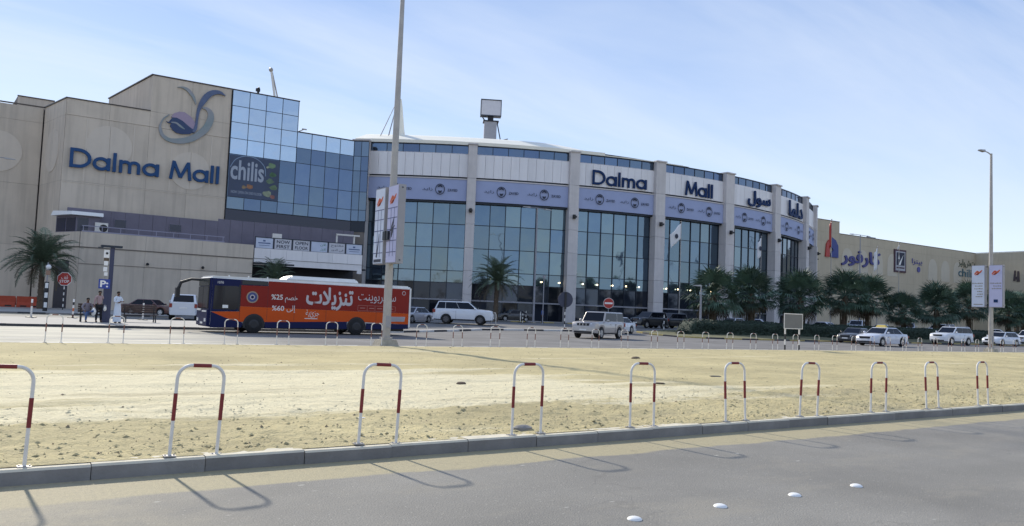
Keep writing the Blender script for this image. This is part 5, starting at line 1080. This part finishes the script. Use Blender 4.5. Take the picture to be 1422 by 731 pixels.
mb = MB(); mb.box(-.8, .8, -.1, -.05, 1.22, 2.06); mb.build('board', M_boardback, t); mb = MB(); mb.box(-.83, .83, -.12, -.1, 2.03, 2.08); mb.box(-.83, -.79, -.12, -.1, 1.24, 2.03); mb.box(.79, .83, -.12, -.1, 1.24, 2.03); mb.box(-.83, .83, -.12, -.1, 1.2, 1.24); mb.build('board_edge', M_whitedirty, t)
def stick(label, X, Y, h, ms, grp, z=None, base=True):
    t = thing('bollard', label, 'bollard', (X, Y, gz(X, Y) if z is None else z), 0, grp)
    n = len(ms)
    for k, m in enumerate(ms): mb = MB(); mb.tube([(0, 0, .04+k*(h-.04)/n), (0, 0, .04+(k+1)*(h-.04)/n)], .055, 8); mb.build('post_band', m, t)
    mb = MB(); mb.tube([(0, 0, 0), (0, 0, .045)], .32 if base else .1, 14); mb.build('base', M_black, t)
ow = [M_redfade, M_whitedirty, mat('orange_band', (.5, .12, .03), .5), M_whitedirty, M_black, M_white]
stick('white bollard on black foot standing left of striped signal post', 2.55, 58.5, 1.15, [M_whitedirty]*3+[M_redfade, M_white], 'thin traffic posts', .125)
stick('orange and white banded bollard left of the seated man', 4.95, 59.6, 1.25, ow, 'thin traffic posts', .125)
stick('white bollard on black foot between bench and white hatchback', 9.1, 59.0, 1.15, [M_whitedirty]*5, 'thin traffic posts', .125)
stick('black and white bollard behind the date palm by the entrance', 51.6, 75.2, 1.3, [M_whitedirty, M_black]*3, 'thin traffic posts')
stick('pale bollard left of the entrance twin-arm lamp', 53.2, 78.0, 1.3, [M_whitedirty]*3, 'thin traffic posts')
stick('black and white bollard next to the pale bollard near the entrance', 54.9, 79.3, 1.4, [M_black, M_whitedirty]*3, 'thin traffic posts')
stick('short striped bollard in front of the black SUVs', 60.5, 61.5, 1.9, [M_white, M_black]*3, 'thin traffic posts', None, False)
stick('striped bollard at the left end of the hedge', 64.2, 58.5, 2.1, [M_white, M_black, M_white, M_black, M_white], 'thin traffic posts', None, False)
t = thing('hoop_guard', 'narrow white hoop guard on a black foot by the big white SUV', 'hoop barrier', (38.6, 60.9, .36)); mb = MB(); mb.tube([(-.24, 0, 0), (-.24, 0, 1.0), (-.15, 0, 1.15), (.15, 0, 1.15), (.24, 0, 1.0), (.24, 0, 0)], .045, 8); mb.build('hoop_tube', M_whitedirty, t); mb = MB(); mb.box(-.5, .5, -.15, .15, 0, .05); mb.build('foot', M_black, t)
# parking information post
t = thing('parking_post', 'dark blue parking post with a T-shaped top and blue P sign', 'sign post', (6.05, 51.3, .125)); mb = MB(); mb.box(-.11, .11, -.1, .1, 0, 4.35); mb.build('post', mat('dark_blue_grey', (.035, .04, .085), .5), t)
mb = MB(); mb.box(-.62, .5, -.22, .22, 4.35, 4.47); mb.box(-.75, -.5, -.2, .2, 4.30, 4.35); mb.build('solar_panel', M_mull, t); mb = MB(); mb.box(-.32, -.11, -.12, .12, 0, 1.95); mb.build('pay_machine', mat('dark_blue_grey', (.035, .04, .085)), t)
mb = MB(); mb.box(-.44, -.16, -.1, -.04, 3.75, 4.2); mb.box(-.40, -.2, -.1, -.04, 3.3, 3.55); mb.box(-.42, -.22, -.1, -.04, 2.95, 3.2); mb.box(-.36, -.18, -.1, -.04, 2.7, 2.9); mb.build('white_box', M_white, t); mb = MB(); mb.sphere((-.28, -.1, 4.0), .07, 8, 6); mb.build('camera_eye', M_black, t); mb = MB(); mb.box(-.42, -.16, -.1, .0, 3.55, 3.72); mb.build('brown_box', M_trunk, t)
fq = Frame((0, -.14, 0), (1, 0, 0), (0, -1, 0)); fpart('parking_sign', M_signblue, t, fq, -.62, -.02, 1.95, 2.5, 0, .03); text_mesh('P:', fq, -.54, -.12, 2.03, 2.42, .035, M_white, 'lettering', t, bold=.03)
for i, X in enumerate((-1.2, 1.55, 4.1)):
    t = thing('plastic_barrier', ['red orange plastic road barrier at the left edge of photo', 'middle red orange plastic barrier behind the left palm trunk', 'right-hand red orange plastic barrier beside the left palm trunk'][i], 'barrier', (X, 98.5, .125), 0, 'red orange plastic road barriers')
    mb = MB(); mb.prism([(-.35, 0), (.35, 0), (.35, .25), (.16, .55), (.14, 1.15), (-.14, 1.15), (-.16, .55), (-.35, .25)], lambda u, v, w_: (w_, u, v), -1.22, 1.22); mb.build('shell', M_orangebar, t)
    mb = MB(); mb.box(-.9, -.3, -.36, -.345, .05, .2); mb.box(.3, .9, -.36, -.345, .05, .2); mb.build('fork_slot', M_black, t); mb = MB(); mb.box(1.22, 1.3, -.1, .1, .2, 1.0); mb.build('hinge', M_orangebar, t)
# bench and seat
def bench(label, loc, rz, W_, m):
    t = thing('bench', label, 'bench', loc, rz)
    for k in range(4): mb = MB(); mb.box(-W_/2, W_/2, -.24+k*.12, -.14+k*.12, .43, .47); mb.build('seat_slat', m, t)
    for k in range(4): mb = MB(); mb.box(-W_/2, W_/2, .25, .29, .55+k*.13, .66+k*.13); mb.build('back_slat', m, t)
    for x in (-W_/2+.15, W_/2-.15): mb = MB(); mb.tube([(x, -.2, 0), (x, -.15, .43)], .035, 6); mb.tube([(x, .25, 0), (x, .22, .43), (x, .3, 1.05)], .035, 6); mb.build('leg', M_black, t)
M_bench = mat('dark_brown_slats', (.05, .03, .025), .6)
bench('dark brown slatted bench right of the man in white robe', (8.05, 53.2, .125), .1, 2.0, M_bench); bench('low dark bench the seated man sits on', (5.25, 51.75, .125), .0, 1.4, M_bench)

# ---- people
def skin_mesh(name, joints, links, m, parent, sub=2, root=0):
    me = bpy.data.meshes.new(name); names_ = list(joints); me.from_pydata([joints[k][0] for k in names_], [(names_.index(a), names_.index(b)) for a, b in links], [])
    o = bpy.data.objects.new(name, me); col.objects.link(o); md = o.modifiers.new('skin', 'SKIN'); md.use_smooth_shade = True
    for i, k in enumerate(names_):
        r = joints[k][1]; me.skin_vertices[0].data[i].radius = r if isinstance(r, tuple) else (r, r); me.skin_vertices[0].data[i].use_root = (i == root)
    s = o.modifiers.new('sub', 'SUBSURF'); s.levels = sub; s.render_levels = sub
    dg = bpy.context.evaluated_depsgraph_get(); em = bpy.data.meshes.new_from_object(o.evaluated_get(dg)); bpy.data.objects.remove(o)
    em.materials.clear(); em.materials.append(m)
    for p in em.polygons: p.use_smooth = True
    return link(name, em, parent)
def person(label, loc, rz, pose, shirt, trouser, robe=None, hair=M_hair, turban=None, group=None, bearded=True):
    t = thing('person', label, 'person', loc, rz, group); J = {}
    J['pel'] = (Vector(pose['pel']), .125); up_ = Vector(pose.get('lean', (0, 0, 1))).normalized(); p = J['pel'][0]
    J['wai'] = (p+up_*.16, (.13, .105)); J['che'] = (p+up_*.38, (.155, .11)); J['nec0'] = (p+up_*.53, .075); J['nec'] = (p+up_*.60, .052)
    hd = p+up_*.66+Vector((0, -.015, 0)); J['hd0'] = (hd, .07); J['hd1'] = (hd+Vector((0, -.01, .075)), .082); J['hd2'] = (hd+Vector((0, .0, .15)), .065)
    J['nose'] = (hd+Vector((0, -.095, .065)), .014)
    Lk = [('pel', 'wai'), ('wai', 'che'), ('che', 'nec0'), ('nec0', 'nec'), ('nec', 'hd0'), ('hd0', 'hd1'), ('hd1', 'hd2'), ('hd1', 'nose')]
    for s, nm in ((-1, 'l'), (1, 'r')):
        sh = p+up_*.47+Vector((s*.185, 0, 0)); J['sh'+nm] = (sh, .062); el, wr_ = [Vector(q) for q in pose['arm'+nm]]; J['el'+nm] = (el, .043); J['wr'+nm] = (wr_, .029)
        d = (wr_-el).normalized(); J['pa'+nm] = (wr_+d*.07, (.036, .018)); Lk += [('nec0', 'sh'+nm), ('sh'+nm, 'el'+nm), ('el'+nm, 'wr'+nm), ('wr'+nm, 'pa'+nm)]
        side = d.cross(Vector((0, 1, .3))).normalized()
        for f in range(4):
            b = J['pa'+nm][0]+side*((f-1.5)*.019); ln = (.06, .072, .068, .05)[f]; J[f'f{f}a'+nm] = (b+d*.04, .0095); J[f'f{f}b'+nm] = (b+d*(.04+ln)+Vector((0, -.02, -.008)), .007); Lk += [('pa'+nm, f'f{f}a'+nm), (f'f{f}a'+nm, f'f{f}b'+nm)]
        J['tha'+nm] = (wr_+d*.045-side*.045, .011); J['thb'+nm] = (wr_+d*.085-side*.06+Vector((0, -.02, 0)), .009); Lk += [('wr'+nm, 'tha'+nm), ('tha'+nm, 'thb'+nm)]
        hip = p+Vector((s*.095, 0, -.04)); kn, an = [Vector(q) for q in pose['leg'+nm]]; J['hip'+nm] = (hip, .09); J['kn'+nm] = (kn, .058); J['an'+nm] = (an, .042); J['toe'+nm] = (an+Vector((s*.03, -.17, -.05)), .035)
        Lk += [('pel', 'hip'+nm), ('hip'+nm, 'kn'+nm), ('kn'+nm, 'an'+nm), ('an'+nm, 'toe'+nm)]
    skin_mesh('body', J, Lk, M_skin, t, 1)
    def grow(q, g, sc=1): r, = (J[q][1],); return (J[q][0], tuple(v*sc+g for v in (r if isinstance(r, tuple) else (r, r))))
    def sub_(keys, links, nm, m, g, ends={}):
        jj = {k: grow(k, g) for k in keys}; jj.update(ends); skin_mesh(nm, jj, links, m, t, 1)
    tr = {}
    wl = J['wrl'][0]*.9+J['ell'][0]*.1; wr2 = J['wrr'][0]*.9+J['elr'][0]*.1
    sub_(['pel', 'wai', 'che', 'nec0', 'shl', 'ell', 'shr', 'elr'], [('pel', 'wai'), ('wai', 'che'), ('che', 'nec0'), ('nec0', 'shl'), ('shl', 'ell'), ('nec0', 'shr'), ('shr', 'elr'), ('ell', 'cl'), ('elr', 'cr')], 'shirt', shirt, .018, {'cl': (wl, (.042, .042)), 'cr': (wr2, (.042, .042))})
    if robe is None: sub_(['pel', 'hipl', 'knl', 'hipr', 'knr', 'anl', 'anr'], [('pel', 'hipl'), ('hipl', 'knl'), ('knl', 'anl'), ('pel', 'hipr'), ('hipr', 'knr'), ('knr', 'anr')], 'trousers', trouser, .018)
    else:
        mb = MB(); prof = [(1.16, .15, .12), (.75, .19, .155), (.45, .21, .165), (.2, .225, .175), (.07, .235, .18)]
        mb.grid(lambda a, b: (prof[round(b*4)][1]*cos(2*pi*a)*(1+.04*sin(a*44)), prof[round(b*4)][2]*sin(2*pi*a)*(1+.04*sin(a*44)), prof[round(b*4)][0]), 32, 4); mb.build('robe_skirt', robe, t, smooth=True)
    for nm in 'lr':
        a = J['an'+nm][0]; mb = MB(); mb.sphere((a.x, a.y-.07, a.z-.045), .07, 8, 6, (.7, 1.9, .65)); mb.build('shoe', M_black, t, smooth=True)
    mb = MB(); mb.sphere((hd.x, hd.y+.012, hd.z+.115), .098, 12, 8, (.95, 1.0, .85)); mb.build('hair', hair, t, smooth=True)
    if bearded: mb = MB(); mb.sphere((hd.x, hd.y-.045, hd.z+.0), .055, 10, 6, (1.05, .9, .75)); mb.build('beard', M_hair, t, smooth=True)
    for s in (-1, 1):
        mb = MB(); mb.sphere((hd.x+s*.03, hd.y-.083, hd.z+.085), .010, 6, 4); mb.build('eye', M_black, t); mb = MB(); mb.sphere((hd.x+s*.083, hd.y+.0, hd.z+.06), .022, 6, 4, (.4, 1, 1.3)); mb.build('ear', M_skin, t)
    return t
A = D(-34)
stand = dict(pel=(0, 0, .98), arml=((-.25, .02, 1.2), (-.26, -.04, .95)), armr=((.25, .02, 1.2), (.27, -.04, .95)), legl=((-.11, -.01, .53), (-.12, .01, .09)), legr=((.11, -.01, .53), (.13, .01, .09)))
person('standing man in pinkish shirt and black trousers beside the parking post', (5.55, 51.2, .125), -A*.3, stand, mat('pinkish_shirt', (.36, .25, .25), .9), mat('black_trousers', (.015, .015, .02), .9))
person('man in a long white robe with folded arms, right of the post', (6.45, 50.7, .125), -A*.8, {**stand, 'arml': ((-.26, -.06, 1.22), (.04, -.2, 1.24)), 'armr': ((.26, -.06, 1.22), (-.04, -.19, 1.18))}, mat('white_robe', (.62, .68, .76), .9), None, robe=mat('white_robe', (.62, .68, .76)))
person('seated man in a grey shirt and blue jeans with one leg crossed', (5.0, 51.35, .125), .2, dict(pel=(0, .12, .55), lean=(0, -.06, 1), arml=((-.33, -.08, .83), (-.22, -.28, .62)), armr=((.30, -.05, .82), (.16, -.26, .66)), legl=((-.17, -.38, .54), (-.18, -.34, .09)), legr=((.24, -.34, .66), (-.04, -.52, .58))), mat('grey_shirt', (.20, .18, .21), .9), mat('blue_jeans', (.08, .13, .26), .9))
for sx, lb, m, loc in ((.24, 'large white plastic bag hanging beside the standing man', M_white, (5.27, 51.05, .52)), (.15, 'small pale bag held at the right of the standing man', M_whitedirty, (5.84, 51.08, .72))):
    t = thing('carrier_bag', lb, 'bag', loc); mb = MB(); mb.sphere((0, 0, .2), sx*.75, 12, 8, (.75, .5, 1.25)); mb.v = [(x+.02*mn.noise(Vector((x*9, y*9, z*9))), y, z+.03*mn.noise(Vector((x*7+3, y*9, z*9)))) for x, y, z in mb.v]; mb.build('sack', m, t, smooth=True)
    mb = MB(); mb.tube([(-.05, 0, .2+sx*.6), (-.04, 0, .3+sx*.7), (.04, 0, .3+sx*.7), (.05, 0, .2+sx*.6)], .012, 6); mb.build('handle', m, t)
for X, Y, lb, m in ((57.5, 79.5, 'person in blue standing by the entrance right of the lamp', 'blue_shirt'), (98, 64.5, 'person in pale green shirt walking behind the hedge', 'green_shirt'), (88.5, 64, 'person in dark clothes behind the hedge left of signboard', 'dark_shirt')):
    c = {'blue_shirt': (.06, .10, .28), 'green_shirt': (.25, .36, .33), 'dark_shirt': (.05, .05, .07)}[m]
    person(lb, loc3(X, Y), -A*.8, stand, mat(m, c, .9), mat('black_trousers', (.015, .015, .02)), bearded=False)

# ---- palms and hedge
def frond_date(seed, L_=3.0):
    q = random.Random(seed); mb = MB(); pts = []
    for k in range(9):
        s = k/8; pts.append(Vector((L_*(s-.16*s**3), 0, .35*s*L_*.5-L_*.48*s**2.4)))
    mb.tube(pts, [.035*(1-s/9)+.006 for s in range(9)], 4)
    for k in range(4, 40):
        s = k/40; i = min(7, int(s*8)); f = s*8-i; p = pts[i].lerp(pts[i+1], f); d = (pts[i+1]-pts[i]).normalized(); ln = .62*sin(pi*(s*.85+.1))*(1+q.uniform(-.15, .15))
        for sg in (-1, 1):
            e = p+d*ln*.55+Vector((0, sg*ln*.85, ln*q.uniform(-.12, .3))); wv = d*.022; mb.add([p-wv, p+wv, e], [(0, 1, 2)]); mid = p.lerp(e, .5)+Vector((0, 0, .02)); mb.add([p-wv*1.2, mid+wv*1.3, e], [(0, 1, 2)])
    return mb
def frond_fan(seed, pet=1.35, R_=1.45, n=22):
    q = random.Random(seed); mb = MB(); pts = [Vector((pet*s, 0, .10*s-.22*s*s)) for s in (0, .33, .66, 1)]; mb.tube(pts, [.03, .025, .02, .016], 4); c = pts[-1]
    for k in range(n):
        a = (k/(n-1)-.5)*2*radians(100); rr_ = R_*(1-.25*abs(a)/radians(100))*q.uniform(.88, 1.08); u = Vector((cos(a), sin(a), .18*cos(a*1.0)-.1*abs(sin(a)))); w_ = Vector((-sin(a), cos(a), 0))
        m1 = c+u*rr_*.55; wd = rr_*.55*radians(100)/(n-1)*1.0; tip = c+u*rr_*.92+Vector((0, 0, -rr_*q.uniform(.16, .4))); zz = .04 if k % 2 else -.0
        mb.add([c, m1-w_*wd+Vector((0, 0, zz)), m1+Vector((0, 0, zz-.035)), m1+w_*wd+Vector((0, 0, zz)), m1.lerp(tip, .55)+w_*wd*.35, tip, m1.lerp(tip, .55)-w_*wd*.35], [(0, 1, 2), (0, 2, 3), (1, 2, 6), (2, 3, 4), (2, 4, 5, 6)])
    return mb
DF = [frond_date(i).mesh('frond', M_frondA, fix=False) for i in range(3)]; FF_ = [frond_fan(i).mesh('frond', M_frondW, fix=False) for i in range(3)]; FD = [frond_fan(9).mesh('frond', M_fronddry, fix=False)]; DD = [frond_date(9).mesh('frond', M_fronddry, fix=False)]
def palm(label, loc, h, kind, size, n, seed, group):
    q = random.Random(seed); t = thing('palm_tree', label, 'palm', loc, q.random()*6, group); mb = MB(); k = 14; r0 = .30 if kind == 'fan' else .27; lx = q.uniform(-.2, .2)
    pts = [(lx*(i/k)**2, 0, h*i/k) for i in range(k+1)]; mb.tube(pts, [(r0*(1-.25*i/k)+(.05 if i % 2 else 0)) for i in range(k+1)], 10)
    for i in range(60 if kind == 'date' else 46):
        a = i*2.4; z = .2+(h-.2)*i/(60 if kind == 'date' else 46); rr_ = r0*(1-.25*z/h)*.98; x, y = rr_*cos(a)+lx*(z/h)**2, rr_*sin(a); dx, dy = cos(a), sin(a)
        mb.add([(x-dy*.08, y+dx*.08, z), (x+dy*.08, y-dx*.08, z), (x+dx*.10, y+dy*.10, z+.26), (x, y, z+.15)], [(0, 1, 2), (0, 2, 3), (1, 3, 2)])
    mb.build('trunk', M_trunk, t, fix=False)
    if kind == 'fan':
        for j in range(4):
            a = q.random()*6; mb = MB(); mb.tube([(.36*cos(a), .36*sin(a), .0), (.42*cos(a), .42*sin(a), h*.5), (.2*cos(a), .2*sin(a), h*.93)], .055, 6); mb.build('dry_stalk', M_fronddry, t)
    for i in range(n):
        f = (i+.5)/n; el = radians(84-f*(138 if kind == 'fan' else 118)+q.uniform(-7, 7)); az = i*2.39996+q.uniform(-.2, .2)
        ms = FF_ if kind == 'fan' else DF
        if f > .90: ms = FD if kind == 'fan' else DD
        o = link('frond', ms[i % len(ms)], t); s = size*q.uniform(.85, 1.1)*(.9 if f > .8 else 1)
        o.location = (lx+.12*cos(az), .12*sin(az), h-.05-.25*f); o.rotation_euler = (q.uniform(-.35, .35), -el, az); o.scale = (s, s, s)
    return t
gp = 'fan palms on the planting island'
for i, (X, Y, top, s, lb) in enumerate([(63.0, 57, 7.2, 1.0, 'leftmost fan palm rising from the hedge, slim lamp post before it'), (69.5, 57.5, 7.55, 1.0, 'second fan palm from the left on the hedge island'), (77.5, 57, 7.6, 1.05, 'third fan palm, directly behind the grey signboard back'),
      (85.6, 57, 8.2, 1.02, 'fourth fan palm, left of the hypermarket lettering'), (90.9, 57.3, 8.0, 1.0, 'fifth fan palm, directly below the hypermarket lettering'), (98.4, 57, 6.2, .85, 'shortest fan palm, below the framed sail poster'), (106.3, 57, 7.6, 1.05, 'fan palm above the roof-rail SUV, left of the banner post'),
      (114.8, 57, 8.3, 1.05, 'tall fan palm behind the left banner of right lamp post'), (126.2, 57, 7.8, 1.05, 'fan palm right of the right-hand banners'), (133, 58, 7.8, 1.0, 'fan palm at the right edge of the photo')]):
    palm(lb, (X, Y, .12), top-2.95*s, 'fan', s*1.28, 60, 20+i, gp)
palm('lone green palm standing on the right pavement by the far wing', (149, 66, .1), 5.4, 'fan', 1.3, 60, 50, gp)
palm('date palm at the far left before the beige wall', (4.7, 92.5, .125), 4.9, 'date', 1.42, 60, 71, None)
palm('date palm rising behind the bus by the canopy', (27.8, 91.5, 0), 4.6, 'date', 1.0, 46, 72, None)
palm('date palm standing alone before the second glass bay', (50.2, 78.8, .45), 5.0, 'date', 1.22, 54, 73, None)
def hedge(label, X0, X1, Y, W_, H_, n, seed):
    q = random.Random(seed); mb = MB(); nx_ = max(4, int((X1-X0)/.5))
    def top(x, y): return H_*(1+.07*mn.noise(Vector((x*.5, y, seed))))*(1-.35*(abs(y)/(W_/2))**5)*(ss(X0-.1, X0+1.0, x)*ss(X1+.1, X1-1.0, x))**.5
    mb.grid(lambda a, b: (X0+(X1-X0)*a, Y+W_*(b-.5), .1+top(X0+(X1-X0)*a, W_*(b-.5))*(.93 if 0 < b < 1 else 0)), nx_, 8)
    for i in range(n):
        x = q.uniform(X0, X1); side = q.random() < .5; y = -W_/2*q.uniform(.86, 1.03) if side else q.uniform(-W_/2, W_/2); tz = top(x, min(abs(y), W_/2)*(-1)); z = .1+(q.uniform(.0, tz) if side else tz*q.uniform(.93, 1.06)); s = q.uniform(.05, .11)
        a, b = q.random()*6.28, q.uniform(-1, 1); u = Vector((cos(a), sin(a), b)).normalized()*s; v = u.orthogonal().normalized()*s*.6; p = Vector((x, Y+y, z)); mb.add([p-u, p+v, p+u, p-v], [(0, 1, 2, 3)])
    o = mb.build('hedge', M_hedge, fix=False); tag(o, label, 'hedge'); return o
hedge('long clipped dark green hedge under the fan palms', 56.5, 152, 55.0, 2.2, 1.5, 30000, 1)
for i, (x, y, s, lb) in enumerate([(55.2, 53.5, .75, 'low round bush at the left tip of the hedge'), (77.3, 52.6, .7, 'small round bush in front of the hedge beside the signboard')]):
    mb = MB(); q = random.Random(i)
    for k in range(1500):
        v = Vector((q.gauss(0, 1), q.gauss(0, 1), abs(q.gauss(0, 1)))).normalized()*s*q.uniform(.75, 1.05); v.z *= .85; a = Vector((q.uniform(-1, 1), q.uniform(-1, 1), q.uniform(-1, 1))).normalized()*.08; b = a.orthogonal().normalized()*.05; mb.add([v-a, v+b, v+a, v-b], [(0, 1, 2, 3)])
    mb.sphere((0, 0, .1), s*.7, 10, 8); o = mb.build('round_bush', M_hedge, fix=False); o.location = (x, y, .12); tag(o, lb, 'bush')
